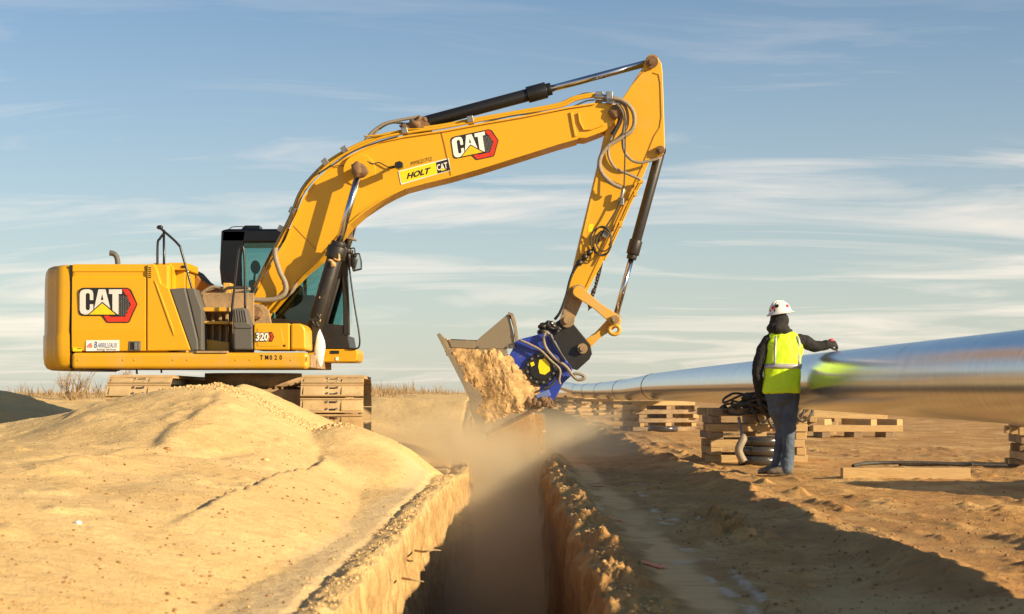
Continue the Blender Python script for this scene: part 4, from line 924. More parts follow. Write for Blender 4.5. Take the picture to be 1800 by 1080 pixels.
mb.cm = 2; mb.flat([(474, 586), (477.5, 586), (480.5, 592), (477.5, 599), (474, 599), (477, 592)], YB-0.011)
part(mb, 'model_number', [M['white'], M['ink'], M['red']], 0, tb)
mb = MB()
for i, ch in enumerate('TM020'): text_mesh(mb, ch, (457+i*8.6, 632.5), (8.6, 0), (0, -11.5), YB-0.023, 0.02)
part(mb, 'fleet_number', M['ink'], 0, rail)
mb = MB(); text_mesh(mb, '8', (537.5, 636), (5, 0), (0, -12), YB-0.023, 0.02); part(mb, 'fleet_number', M['ink'], 0, rail)

# ------------------------------------------------------------------ crusher bucket on the end of the stick
AT = thing('crusher_bucket', W(997, 563, YC), 'tilted blue and grey crusher bucket caked with sand, on the end of the stick', 'bucket')
AY0, AY1 = 23.42, 24.58
def ap(mb, name, mat, bevel=0.0, parent=None, seg=2): return part(mb, name, mat, bevel, parent or AT, seg)
M['bucketmetal'] = paint('bucket_metal', (0.20, 0.17, 0.13), rough=0.5, dust=0.55, scale=1.6, dustcol=(0.50, 0.34, 0.17), metal=0.3)
M['bucketsteel'] = paint('bare_bucket_steel', (0.30, 0.24, 0.16), rough=0.45, dust=0.25, scale=1.5, dustcol=(0.45, 0.30, 0.15), metal=0.5)
for y in (23.72, 24.18):
    ap(MB().ppoly([(966, 574), (984, 562), (1004, 560), (1010, 572), (1038, 606), (1041, 622), (1036, 632), (1015, 651), (1004, 648), (985, 615), (972, 592)], y, y+0.08), 'mounting_bracket', M['black_dirty'], 0.008)
mb = MB(); mb.cyl(W(1024, 613, 23.66), W(1024, 613, 24.34), 0.07, seg=20); mb.cyl(W(1024, 613, 23.63), W(1024, 613, 23.68), 0.035, seg=14); ap(mb, 'bracket_pin', M['mudmetal'])
mb = MB(); mb.cyl(W(997, 563, 23.64), W(997, 563, 24.36), 0.10, seg=24); mb.cyl(W(997, 563, 23.60), W(997, 563, 23.66), 0.05, seg=12); ap(mb, 'bracket_pin', M['mudmetal'])
mb = MB(); mb.ppoly([(945, 583), (957, 573), (975, 566), (980, 576), (968, 588), (950, 590)], 23.6, 24.3)
for k in range(14): mb.ball(W(random.uniform(948, 982), random.uniform(566, 584), 23.6), (0.05, 0.04, 0.035), 2, 0.8, 16, k)
ap(mb, 'hose_manifold', M['black_dirty'], 0.004)
blue = [(905, 606), (912, 597), (955, 586), (967, 590), (1006, 648), (1005, 660), (990, 674), (978, 698), (967, 709), (950, 712), (905, 700), (880, 668), (896, 624)]
HO = ap(MB().ppoly(blue, AY0, AY1), 'crusher_housing', M['blue'], 0.012)
ap(strip_along([(905, 603), (954, 616), (978, 628), (989, 650)], 0.05, AY0-0.05, AY0+0.01), 'housing_rib', M['blue'], 0.005, HO)
ap(strip_along([(966, 592), (984, 622), (1004, 650)], 0.03, AY0-0.06, AY0+0.01), 'housing_rib', M['blue'], 0.005, HO)
ap(strip_along([(944, 700), (966, 690)], 0.09, AY0-0.05, AY0+0.01), 'housing_rib', paint('scuffed_blue', (0.10, 0.17, 0.42), dust=0.35), 0.005, HO)
mb = MB(); mb.cyl(W(951, 649, AY0-0.05), W(951, 649, AY0+0.02), 0.215, seg=36); dk = ap(mb, 'motor_cover', M['black_dirty'], 0.008)
mb = MB(); mb.cyl(W(951, 649, AY0-0.07), W(951, 649, AY0-0.045), 0.145, seg=30); ap(mb, 'cover_plate', M['black'], 0.004, dk)
mb = MB(); mb.flat([(948, 633), (958, 630), (966, 640), (967, 652), (958, 659), (949, 657), (946, 645)], AY0-0.073); mb.flat([(932, 638), (938, 636), (940, 642), (934, 645)], AY0-0.073); ap(mb, 'paint_patch', M['lemon'], 0, dk)
mb = MB()
for k in range(12):
    a = k*math.pi/6+0.2; p = W(951, 649, AY0-0.05)+Vector((0.18*math.cos(a), 0, 0.18*math.sin(a))); mb.cyl(p, p-Vector((0, 0.025, 0)), 0.016, seg=6)
ap(mb, 'cover_bolts', M['steel'], 0, dk)
mb = MB()
mb.tube([W(x, y, 23.32) for x, y in [(914, 598), (932, 606), (950, 616), (968, 634), (984, 650), (983, 668), (985, 676)]], 0.016, seg=8)
ap(mb, 'hose', M['hose'])
mb = MB(); mb.tube([W(x, y, 23.34) for x, y in [(968, 592), (960, 584), (956, 596), (960, 612), (975, 630), (995, 645), (1008, 662), (1018, 668), (1028, 664), (1020, 658), (1008, 657)]], 0.022, seg=8); ap(mb, 'hose', M['hose'])
mb = MB(); mb.tube([W(x, y, 23.30) for x, y in [(966, 588), (976, 606), (986, 622), (994, 634)]], 0.018, seg=8); mb.box(W(979, 592, 23.36), (0.05, 0.05, 0.12), Matrix.Rotation(R(35), 3, 'Y')); mb.box(W(1008, 641, 23.36), (0.05, 0.05, 0.09), Matrix.Rotation(R(-30), 3, 'Y')); ap(mb, 'hose', M['black_dirty'])
mb = MB(); mb.tube([W(x, y, 23.34) for x, y in [(982, 650), (978, 666), (968, 678), (955, 684)]], 0.016, seg=8); ap(mb, 'hose', M['rubber'])
side = [(770, 588), (788, 598), (834, 600), (893, 606), (886, 640), (883, 665), (900, 690), (951, 712), (930, 725), (880, 750), (857, 760), (848, 757), (838, 742), (829, 718), (826, 696), (812, 668)]
for y in (AY0-0.012, AY1-0.04): ap(MB().ppoly(side, y, y+0.045), 'side_plate', M['bucketmetal'], 0.004)
def shell(pts, th, y0, y1, name, mat, close_inner=None):
    return ap(strip_along(pts, th, y0, y1), name, mat, 0.0)
shell([(770, 587), (800, 644), (812, 668), (827, 698), (829, 720), (838, 743), (848, 758), (857, 762)], 0.045, AY0-0.03, AY1+0.03, 'cutting_edge', M['bucketsteel'])
shell([(857, 762), (880, 752), (930, 727), (951, 714), (968, 707)], 0.045, AY0-0.03, AY1+0.03, 'bottom_shell', M['bucketmetal'])
shell([(790, 598), (834, 600), (905, 604)], 0.03, AY1-0.3, AY1, 'rim', M['bucketmetal'])
mb = MB(); mb.prism([W(x, y, AY0-0.02) for x, y in [(834, 602), (894, 551), (904, 592), (905, 613), (834, 613)]], (0, 0.04, 0)); ap(mb, 'cheek_plate', M['bucketsteel'], 0.004)
mb = MB(); mb.prism([W(x, y, AY1-0.05) for x, y in [(834, 602), (894, 551), (904, 592), (905, 613), (834, 613)]], (0, 0.04, 0)); ap(mb, 'cheek_plate', M['bucketsteel'], 0.004)
shell([(893, 551), (900, 553), (905, 570), (909, 600)], 0.04, AY0-0.05, AY1, 'rear_shell', M['bucketmetal'])
mb = MB(); mb.prism([W(x, y, AY0-0.025) for x, y in [(788, 598), (834, 599), (834, 613), (794, 611)]], (0, 0.03, 0)); ap(mb, 'rim_plate', M['bucketsteel'], 0.003)
mb = MB()
for x, y in ((900, 609), (893, 610), (904, 575), (842, 610), (903, 590)): mb.cyl(W(x, y, AY0-0.02), W(x, y, AY0-0.04), 0.018, seg=6)
ap(mb, 'bolts', M['steel'])
mb = MB()
for i in range(24):
    t = i/24; p = (857+(951-857)*t, 762+(713-762)*t); mb.box(W(p[0], p[1]+1.5, AY0-0.03), (0.035, 0.03, random.uniform(.02, .045)), Matrix.Rotation(random.uniform(-.4, .4), 3, 'Y'))
for i in range(40): mb.ball(W(random.uniform(925, 972), random.uniform(702, 714), AY0-0.04), (random.uniform(.02, .05),)*3, 1, 0.8, 20, i)
ap(mb, 'crusher_teeth', M['rustymud'])
# soil caked on the side of the bucket: relief grown out of the plate
def inpoly(x, y, poly):
    c = np.zeros(x.shape, bool); n = len(poly)
    for i in range(n):
        x1, y1 = poly[i]; x2, y2 = poly[(i+1) % n]
        if y1 == y2: continue
        cond = ((y1 > y) != (y2 > y)) & (x < (x2-x1)*(y-y1)/(y2-y1)+x1); c ^= cond
    return c
def pdist(x, y, poly):
    d = np.full(x.shape, 1e9)
    for i in range(len(poly)):
        x1, y1 = poly[i]; x2, y2 = poly[(i+1) % len(poly)]; dx, dy = x2-x1, y2-y1
        t = np.clip(((x-x1)*dx+(y-y1)*dy)/(dx*dx+dy*dy), 0, 1); d = np.minimum(d, np.hypot(x-x1-t*dx, y-y1-t*dy))
    return d
gx_, gy_ = np.meshgrid(np.arange(768, 962, 0.8), np.arange(585, 764, 0.8))
dirtp = [(785, 600), (836, 612), (880, 614), (893, 626), (900, 645), (922, 655), (938, 672), (945, 690), (950, 706), (930, 718), (900, 732), (882, 738), (850, 748), (836, 720), (832, 690), (815, 660)]
nzs = fbm(gx_*0.035+3, gy_*0.035, 2, 0.5)
ins = inpoly(gx_, gy_, dirtp); dd = pdist(gx_, gy_, dirtp)*np.where(ins, 1, -1)
nz = fbm(gx_*0.05+3, gy_*0.05, 5, 0.62); ang_ = (gx_*0.5+gy_*0.87); rid = 1-np.abs(fbm((gx_*0.87-gy_*0.5)*0.10, ang_*0.022, 4, 0.6))*4
cove = sst(-8, 14, dd+26*nz)
bare = np.exp(-(((gx_-842)/11)**2+((gy_-700)/26)**2))*0.9+np.exp(-(((gx_-880)/14)**2+((gy_-648)/10)**2))*0.5
rb_ = np.exp(-((gx_-870-(gy_-640)*0.35)/26)**2)
warp = 6*fbm(gx_*0.06, gy_*0.06+9, 3)
thick = cove*(1-bare)*(0.012+0.05*np.clip(nzs*1.5+0.2, 0, 1)+0.03*rb_*np.clip(nz+.3, 0, 1)+rb_*(0.04+0.07*np.clip(fbm((gx_+warp)*0.09+5, (gy_-warp)*0.05, 5, 0.55)+0.2, 0, 1))+0.004*np.clip(rid, 0, 1)+(0.003+0.010*rb_)*fbm(gx_*0.25, gy_*0.16, 4, 0.6))
thick = 0.75*thick+cove*0.05*np.exp(-(((gx_-905)/30)**2+((gy_-672)/35)**2))
nyg, nxg = gx_.shape; o_ = MB(); Yd = AY0-0.006-thick+0.01*(1-cove)
Yd = np.where(cove < 0.04, AY0+0.06, Yd)
o_.v = [tuple(W(gx_[i, j], gy_[i, j], AY0)+Vector((0, Yd[i, j]-AY0, 0))) for i in range(nyg) for j in range(nxg)]
keep = cove > 0.02
for i in range(nyg-1):
    for j in range(nxg-1):
        if keep[i, j] or keep[i+1, j+1]: a = i*nxg+j; o_.face((a, a+nxg, a+nxg+1, a+1), True)
rs9 = random.Random(9); cand = np.argwhere(cove > 0.25)
for k in range(320):
    i, j = cand[rs9.randrange(len(cand))]; r_ = 0.003+0.017*rs9.random()**3
    o_.ball(W(gx_[i, j], gy_[i, j], AY0)+Vector((0, Yd[i, j]-AY0+r_*0.35, 0)), (r_, r_*0.8, r_*rs9.uniform(.6, 1.1)), 1, 0.8, 30, k)
cs = o_.build('caked_soil', plain('damp_soil', (0.48, 0.30, 0.125), 0.95, 0, 0.5, 14, 1.0), None, origin=W(870, 680, AY0)); tag(cs, 'rough sandy soil caked on the side of the tilted bucket', 'soil', kind='stuff')

# ------------------------------------------------------------------ pipe
def px_c(Y): return 3.45+0.0012*(Y-20)*np.clip((Y-20)/30, 0, 1)*0
def pz_c(Y): return float(np.interp(Y, [-10, 11, 20, 34, 42, 50, 58, 70, 90, 120, 200, 400], [0.99, 1.0, 1.02, 1.04, 1.04, 0.98, 0.97, 0.96, 1.0, 1.35, 2.0, 2.0]))
PR = 0.32
g = G('pipe_coating')
P = g.tc.outputs['Object']
n1 = g.noise(3.5, 5, 0.6, P, sc=(1, 9, 1)); n2 = g.noise(1.1, 4, 0.55, P, sc=(1, 1.2, 1)); n3 = g.noise(9, 4, 0.6, P, sc=(0.4, 5, 0.4))
col = g.mix(g.ramp(n1, 0.38, 0.62), (0.52, 0.57, 0.60), (0.66, 0.70, 0.72))
sp = g.n('ShaderNodeSeparateXYZ'); g.t.links.new(P, sp.inputs[0])
rm = g.math('MULTIPLY', g.ramp(g.noise(2.6, 3, 0.5, P, sc=(0.5, 2.4, 0.5)), 0.60, 0.68), g.ramp(sp.outputs[2], 0.12, 0.26))
band = g.math('MULTIPLY', g.ramp(sp.outputs[1], 14.0, 15.0), g.math('SUBTRACT', 1.0, g.ramp(sp.outputs[1], 17.6, 18.4)))
col = g.mix(g.math('MULTIPLY', g.math('MULTIPLY', rm, band), 0.75), col, (0.30, 0.045, 0.02))
g.bump(g.math('ADD', g.math('MULTIPLY', n1, 0.3), g.math('MULTIPLY', n2, 1.5)), 0.06, 0.02)
g.b.inputs['Anisotropic'].default_value = 0.0
M['pipe'] = g.set(col=col, metal=0.93, rough=g.math('ADD', 0.14, g.math('MULTIPLY', n3, 0.16)))
pts = [Vector((3.45, Y, 0)) for Y in list(np.arange(-6, 60, 1.0))+list(np.arange(60, 300, 5.0))]
mb = MB(); mb.tube([Vector((p.x, p.y, pz_c(p.y))) for p in pts], PR, seg=64, smooth_path=False)
pipe = mb.build('pipeline', M['pipe'], None, origin=(3.45, 0, 1.02)); tag(pipe, 'long shiny blue-grey steel pipeline raised on wooden cribs, parallel to the trench', 'pipe')
for Y in (42.4, 54.6, 66.8, 79.0, 91.2):
    m2 = MB(); m2.cyl((3.45, Y-0.035, pz_c(Y)), (3.45, Y+0.035, pz_c(Y)), PR+0.008, seg=48); o = m2.build('weld_joint', M['rubber'], pipe)

# ------------------------------------------------------------------ wooden cribs, pallets, plank
def beam(mb, c, L, w_, h, ang): mb.box(c, (L, w_, h), Matrix.Rotation(ang, 3, 'Z'))
def crib(name, x, y, layers, label, seed, wide=1.25, h=0.095, cross=3, jit=0.05, group='wooden cribs under and beside the pipe', ang0=0.0, boards=True):
    rs = random.Random(seed); ang0 = 0.0 if seed < 2 else rs.uniform(-0.25, 0.25); jit = 0.05 if seed < 2 else 0.13; wide = wide*(1 if seed < 2 else rs.uniform(0.85, 1.1)); z0 = gz(x, y)-0.01
    t = thing(name, (x, y, z0), label, 'crib', group)
    z = z0
    for k in range(layers):
        along = (k % 2 == 0)
        n = 3 if along else cross
        for i in range(n):
            u_ = (i/(n-1)-0.5)*(wide-0.14)
            j = rs.uniform(-jit, jit); a = rs.uniform(-0.03, 0.03)+ang0; mb = MB(); L = wide+rs.uniform(-0.08, 0.1)
            wd = rs.uniform(0.10, 0.145)
            if along: p = Vector((j, u_, h/2)); aa_ = a
            else: p = Vector((u_, j, h/2)); aa_ = a+math.pi/2
            p = Matrix.Rotation(ang0, 3, 'Z') @ p
            mb.box((0, 0, 0), (L, wd, h-0.004))
            o = mb.build('timber', M['wood'] if rs.random() < 0.6 else M['wood_dark'], t, 0.006)
            for v_ in o.data.vertices: v_.co += Vector((x, y, z0))
            o.location = (p.x, p.y, z-z0+h/2); o.rotation_euler = (0, 0, aa_)
        z += h
    return t, z
crib('timber_crib', 3.12, 22.6, 7, 'tall wooden crib behind the worker, with black rope on it', 1, 1.22, 0.098)
crib('timber_crib', 3.46, 41.0, 7, 'wooden crib under the pipe with a flat black ring beside it', 2, 1.3, 0.098)
crib('timber_crib', 3.40, 50.0, 7, 'second wooden crib beyond the flat black ring, under the pipe', 3, 1.35, 0.094)
crib('timber_crib', 3.40, 60.0, 7, 'third wooden crib beyond the flat black ring, hazy under the pipe', 4, 1.35, 0.094)
crib('timber_crib', 3.30, 70.0, 7, 'fourth wooden crib beyond the flat black ring, pale with dust', 5, 1.35, 0.09)
crib('timber_crib', 3.10, 82.0, 7, 'far wooden crib beside the bucket, last but one of the row', 6, 1.5, 0.09)
crib('timber_crib', 2.9, 95.0, 8, 'farthest wooden crib of the row, almost lost in the dust', 7, 1.5, 0.09)
crib('timber_crib', 6.72, 21.2, 7, 'wooden crib cut off by the right edge of the picture', 8, 1.1, 0.10)
crib('timber_crib', 6.2, 36.5, 6, 'pale wooden crib half hidden behind the worker\'s right hip', 9, 1.2, 0.095)
# loose pallet
def pallet():
    x, y = 6.75, 34.6; z0 = gz(x, y)-0.01
    t = thing('pallet', (x, y, z0), 'broken pallet of pale timber lying on the ground right of the worker', 'pallet')
    def tb_(L, wd, h, loc, rot, m='wood', nm='timber'):
        mb = MB(); mb.box((0, 0, 0), (L, wd, h)); o = mb.build(nm, M[m], t, 0.006)
        for v_ in o.data.vertices: v_.co += Vector((x, y, z0))
        o.location = loc; o.rotation_euler = rot
    for xx in (-0.62, 0.0, 0.62):
        tb_(1.0, 0.16, 0.11, (xx, 0, 0.055), (0, 0, math.pi/2), 'wood_dark')
    tb_(1.75, 0.12, 0.13, (0, -0.45, 0.18), (0, 0, 0.0)); tb_(1.6, 0.12, 0.10, (0.02, 0.42, 0.17), (0, 0, 0.02))
    tb_(1.05, 0.14, 0.12, (-0.55, 0, 0.30), (0, 0, 1.25)); tb_(1.05, 0.14, 0.12, (0.12, 0, 0.30), (0, 0, 1.95)); tb_(1.0, 0.14, 0.12, (0.62, 0, 0.30), (0, 0, 2.0))
    tb_(1.7, 0.13, 0.09, (-0.1, 0.35, 0.41), (0, 0.02, 0.03)); tb_(1.5, 0.13, 0.09, (-0.4, 0.6, 0.50), (0, 0.01, 0.0))
pallet()
mb = MB(); zpl = gz(4.05, 18.0); mb.box((4.05, 18.0, zpl+0.055), (1.31, 0.14, 0.125)); pl = mb.build('plank', M['wood'], None, 0.004, origin=(4.05, 18.0, zpl)); tag(pl, 'thick squared plank lying on the ground at the right, half in shade', 'plank')
mb = MB(); zr = gz(4.7, 20.6)
mb.tube([(3.98, 20.4, zr+0.035), (4.1, 20.55, zr+0.05), (4.35, 20.7, zr+0.06), (4.7, 20.7, zr+0.06), (5.05, 20.65, zr+0.055), (5.3, 20.6, zr+0.04), (5.42, 20.55, zr+0.05)], 0.022, seg=8)
mb.tube([(4.6, 20.8, zr+0.03), (5.2, 20.75, zr+0.035), (5.9, 20.7, zr+0.03), (6.3, 20.8, zr+0.03)], 0.016, seg=8)
st = mb.build('lifting_strap', M['rubber'], None, origin=(4.7, 20.6, zr)); tag(st, 'black strap lying on the dirt behind the plank', 'strap')
# black rings
def ring_at(x, y, z, R0, h, label, group=None, a=0.0):
    mb = MB(); n = 36
    for r_, flip in ((R0, 1), (R0-0.05, -1)):
        pass
    prof_ = [(R0, 0.0), (R0+0.004, h*0.5), (R0, h), (R0-0.012, h), (R0-0.06, h*0.92), (R0-0.075, h*0.5), (R0-0.06, 0.02)]
    rings_ = []
    for k in range(n+1):
        t = 2*math.pi*k/n; rings_.append([Vector((x+p_*math.cos(t), y+p_*math.sin(t), z+q_)) for p_, q_ in prof_])
    mb.loft(rings_, caps=False)
    o = mb.build('rubber_ring', M['ring'], None, origin=(x, y, z)); tag(o, label, 'ring', group); return o
M['ring'] = paint('black_ring', (0.035, 0.034, 0.034), rough=0.25, dust=0.22, coat=0.6, scale=3)
gzz = gz(3.02, 21.3)
for k, nm in enumerate(('bottom', 'middle', 'top')):
    ring_at(3.04+0.015*k, 21.45, gzz+k*0.118, 0.26, 0.112, '%s black ring of the stack in front of the wooden crib, behind the worker\'s legs' % nm, 'black rings stacked in front of the crib')
ring_at(3.42, 39.6, gz(3.4, 39.6), 0.34, 0.12, 'single flat black ring on the ground in front of the far crib')
# tangle of rope on the crib
mb = MB(); rs = random.Random(5)
for k in range(22):
    cx, cy = 3.05+rs.uniform(-.22, .45), 22.2+rs.uniform(-.3, .2); r0 = rs.uniform(.08, .22); z0 = 0.70+rs.uniform(-0.03, 0.14); ph = rs.random()*6
    mb.tube([(cx+r0*1.3*math.cos(a+ph), cy+r0*math.sin(a+ph), z0+0.06*math.sin(2*a+ph)) for a in [i*0.62 for i in range(12)]], 0.015, seg=7, sub=4)
for k in range(6):
    x0 = 3.02+0.10*k+rs.uniform(-.03, .03); mb.tube([(x0, 21.95, 0.74), (x0+0.02, 21.86, 0.68), (x0+0.12, 21.84, 0.50+rs.uniform(-.05, .05)), (x0+0.24, 21.86, 0.62), (x0+0.28, 21.95, 0.72)], 0.017, seg=7)
rope = mb.build('rope', M['rope'] if 'rope' in M else M['rubber'], None, origin=(3.1, 22.2, 0.7)); tag(rope, 'tangled black rope heaped on the tall crib beside the worker\'s left hand', 'rope')
mb = MB(); mb.ball((3.32, 22.15, 0.84), (0.17, 0.12, 0.13), 4, 0.45, 7, 3); mb.ball((3.0, 22.1, 0.80), (0.13, 0.10, 0.09), 4, 0.7, 9, 5)
bg_ = mb.build('cloth_bundle', plain('dark_canvas', (0.035, 0.042, 0.018), 0.8, 0, 0.4, 12, 0.8), None, origin=(3.2, 22.1, 0.75)); tag(bg_, 'dark green canvas bundle lying among the rope on the crib', 'bundle')
mb = MB(); mb.tube([(2.83, 21.8, 0.58), (2.80, 21.30, 0.40), (2.80, 21.16, 0.34), (2.74, 21.13, 0.2), (2.80, 21.12, 0.06)], [0.02, 0.02, 0.05, 0.05, 0.05], seg=8)
o = mb.build('chain_sling', M['hose'], None, origin=(2.8, 21.2, 0.3)); tag(o, 'dusty sling hanging over the left side of the ring stack', 'sling')

# ------------------------------------------------------------------ worker
PX0, PY0 = 2.87, 18.7; PZ = gz(PX0, PY0)+0.012
def remeshed(mb, name, mat, parent, vox=0.012, smooth=4, fold=0.0, fs=0.08):
    o = mb.build(name, mat, parent)
    r = o.modifiers.new('r', 'REMESH'); r.mode = 'VOXEL'; r.voxel_size = vox; r.use_smooth_shade = True
    s_ = o.modifiers.new('s', 'SMOOTH'); s_.iterations = smooth; s_.factor = 0.6
    if fold:
        tx = bpy.data.textures.new(name+'_folds', 'CLOUDS'); tx.noise_scale = fs; tx.noise_depth = 3
        d = o.modifiers.new('d', 'DISPLACE'); d.texture = tx; d.strength = fold; d.mid_level = 0.5
    return o
def Q(x, y, z): return Vector((PX0+x, PY0+y, PZ+z))
M['skin'] = plain('skin', (0.35, 0.19, 0.12), 0.5, 0, 0.1)
M['jacket'] = plain('black_fleece', (0.016, 0.014, 0.013), 0.9, 0, 0.3, 60, 0.5)
gj = G('denim'); a_ = gj.noise(5, 4); b2 = gj.noise(120, 3); 
sepj = gj.n('ShaderNodeSeparateXYZ'); gj.t.links.new(gj.tc.outputs['Object'], sepj.inputs[0])
cj = gj.mix(gj.ramp(a_, 0.35, 0.7), (0.022, 0.040, 0.075), (0.085, 0.135, 0.20)); cj = gj.mix(gj.math('MULTIPLY', b2, 0.3), cj, (0.20, 0.22, 0.24)); gj.bump(gj.noise(9, 5, 0.6), 0.7, 0.02)
M['denim'] = gj.set(col=cj, rough=0.85)
M['vest'] = plain('hi_vis_fabric', (0.62, 0.92, 0.012), 0.6, 0, 0.04, 10, 0.35)
M['stripe'] = plain('reflective_tape', (0.42, 0.40, 0.38), 0.4, 0.1, 0.06, 14, 0.05)
M['hat'] = plain('hard_hat_shell', (0.74, 0.70, 0.66), 0.3, 0, 0.06, 10, 0.05)
M['boot'] = plain('dusty_boot', (0.20, 0.16, 0.12), 0.8, 0, 0.4, 30, 0.5)
M['glove'] = plain('black_glove', (0.02, 0.018, 0.017), 0.8, 0, 0.3, 40, 0.5)
# body (skin-coloured, under the clothes)
mb = MB()
def limb(mb, pts, rad, seg=14): mb.tube([Q(*p) for p in pts], rad, seg=seg, sub=4); [mb.ball(Q(*p), r_*0.98, 2) for p, r_ in ((pts[0], rad[0]), (pts[-1], rad[-1]))]
mb.ball(Q(0.0, 0.01, 1.66), (0.075, 0.09, 0.11), 3); mb.ball(Q(0.02, 0.105, 1.645), (0.014, 0.02, 0.02), 2)
limb(mb, [(0.0, 0, 1.60), (0.01, 0, 1.48)], [0.055, 0.06]); mb.ball(Q(0.03, 0, 1.28), (0.15, 0.09, 0.24), 3); mb.ball(Q(0.02, 0, 0.97), (0.14, 0.10, 0.15), 3)
limb(mb, [(-0.12, 0, 1.44), (-0.22, -0.01, 1.13), (-0.20, 0.03, 0.86)], [0.05, 0.04, 0.028]); limb(mb, [(0.19, 0, 1.43), (0.36, 0.05, 1.375), (0.52, 0.06, 1.385)], [0.045, 0.034, 0.022])
limb(mb, [(-0.05, 0, 0.92), (0.022, 0.05, 0.5), (-0.015, 0.13, 0.09)], [0.07, 0.045, 0.035]); limb(mb, [(0.10, 0, 0.92), (0.085, -0.05, 0.5), (0.062, -0.06, 0.09)], [0.07, 0.045, 0.035])
person = mb.build('person', M['skin'], None, origin=Q(0, 0, 0))
r = person.modifiers.new('r', 'REMESH'); r.mode = 'VOXEL'; r.voxel_size = 0.012; r.use_smooth_shade = True
tag(person, 'worker seen from behind in lime vest and white hard hat, one hand on the pipe', 'person')
# jeans
mb = MB()
mb.ball(Q(0.02, 0.0, 0.90), (0.178, 0.125, 0.12), 3); mb.ball(Q(0.0, -0.06, 0.84), (0.14, 0.09, 0.11), 3)
limb(mb, [(-0.065, 0, 0.86), (-0.035, 0.0, 0.70), (0.022, 0.05, 0.50), (0.015, 0.09, 0.28), (-0.015, 0.13, 0.07)], [0.105, 0.095, 0.072, 0.066, 0.068])
limb(mb, [(0.10, 0, 0.86), (0.098, -0.01, 0.70), (0.085, -0.05, 0.50), (0.075, -0.06, 0.28), (0.062, -0.06, 0.06)], [0.108, 0.096, 0.074, 0.069, 0.074])
remeshed(mb, 'jeans', M['denim'], person, 0.011, 3, 0.030, 0.07)
# jacket with sleeves and hood
mb = MB()
mb.ball(Q(0.035, 0.0, 1.32), (0.175, 0.12, 0.20), 3); mb.ball(Q(0.02, 0.0, 1.05), (0.16, 0.115, 0.20), 3); mb.ball(Q(0.02, 0.0, 0.92), (0.175, 0.125, 0.09), 3)
limb(mb, [(-0.12, 0, 1.43), (-0.195, -0.01, 1.30), (-0.245, -0.02, 1.12), (-0.235, 0.01, 0.98), (-0.215, 0.04, 0.85)], [0.075, 0.070, 0.060, 0.054, 0.047])
limb(mb, [(0.18, 0, 1.43), (0.27, 0.02, 1.42), (0.36, 0.05, 1.375), (0.45, 0.06, 1.375), (0.52, 0.06, 1.39)], [0.074, 0.072, 0.066, 0.058, 0.050])
mb.ball(Q(-0.01, 0.0, 1.635), (0.105, 0.12, 0.115), 3); mb.ball(Q(-0.03, -0.03, 1.56), (0.12, 0.12, 0.075), 3); mb.ball(Q(0.02, 0.0, 1.52), (0.12, 0.11, 0.06), 3)
remeshed(mb, 'jacket', M['jacket'], person, 0.011, 3, 0.026, 0.06)
# vest
mb = MB()
def ell(cx, z, rx, ry, n=36, p=2.5, cy=0.0): 
    out_ = []
    for k in range(n):
        a = 2*math.pi*k/n; c_, s__ = math.cos(a), math.sin(a); out_.append(Q(cx+rx*math.copysign(abs(c_)**(2/p), c_), cy+ry*math.copysign(abs(s__)**(2/p), s__), z))
    return out_
vr = [(0.015, 0.865, 0.200, 0.150), (0.012, 0.875, 0.207, 0.158), (0.012, 0.95, 0.203, 0.155), (0.015, 1.05, 0.200, 0.150), (0.02, 1.15, 0.200, 0.148), (0.03, 1.25, 0.200, 0.145), (0.038, 1.35, 0.203, 0.140), (0.042, 1.42, 0.190, 0.128), (0.04, 1.47, 0.172, 0.110), (0.03, 1.51, 0.125, 0.09), (0.02, 1.535, 0.085, 0.075)]
mb.loft([ell(*q) for q in vr])
vest = mb.build('safety_vest', M['vest'], person)
sb_ = vest.modifiers.new('s', 'SUBSURF'); sb_.levels = 1; sb_.render_levels = 2
tx = bpy.data.textures.new('vest_folds', 'CLOUDS'); tx.noise_scale = 0.13; tx.noise_depth = 2
d = vest.modifiers.new('d', 'DISPLACE'); d.texture = tx; d.strength = 0.045; d.mid_level = 0.5
def vest_pt(a, z, offs=0.0):
    zs_ = [q[1] for q in vr]; cx = np.interp(z, zs_, [q[0] for q in vr]); rx = np.interp(z, zs_, [q[2] for q in vr])+offs; ry = np.interp(z, zs_, [q[3] for q in vr])+offs
    c_, s__ = math.cos(a), math.sin(a); p = 2.5; return Q(cx+rx*math.copysign(abs(c_)**(2/p), c_), ry*math.copysign(abs(s__)**(2/p), s__), z)
def vstripe(path, w_, horizontal=False):
    mb = MB(); a_l = []
    for (a, z) in path:
        if horizontal: a_l.append((vest_pt(a, z-w_/2, 0.006), vest_pt(a, z+w_/2, 0.006)))
        else: a_l.append((vest_pt(a-w_/0.36, z, 0.006), vest_pt(a+w_/0.36, z, 0.006)))
    for p_, q_ in a_l: mb.v += [tuple(p_), tuple(q_)]
    for i in range(len(a_l)-1): mb.face((2*i, 2*i+2, 2*i+3, 2*i+1), True)
    o = mb.build('reflective_stripe', M['stripe'], person)
    d = o.modifiers.new('d', 'DISPLACE'); d.texture = tx; d.strength = 0.045; d.mid_level = 0.5
    so_ = o.modifiers.new('so', 'SOLIDIFY'); so_.thickness = 0.003; so_.offset = 0
vstripe([(a*math.pi/24, 1.155) for a in range(0, 49)], 0.05, True)
vstripe([(-2.00-0.012*k, 1.17+0.034*k) for k in range(10)], 0.026)
vstripe([(-0.72-0.012*k, 1.17+0.034*k) for k in range(10)], 0.032)
mb = MB(); mb.box(Q(0.0, -0.088, 1.515), (0.055, 0.006, 0.018), Matrix.Rotation(R(-35), 3, 'X')); mb.build('vest_tag', M['ink'], person)
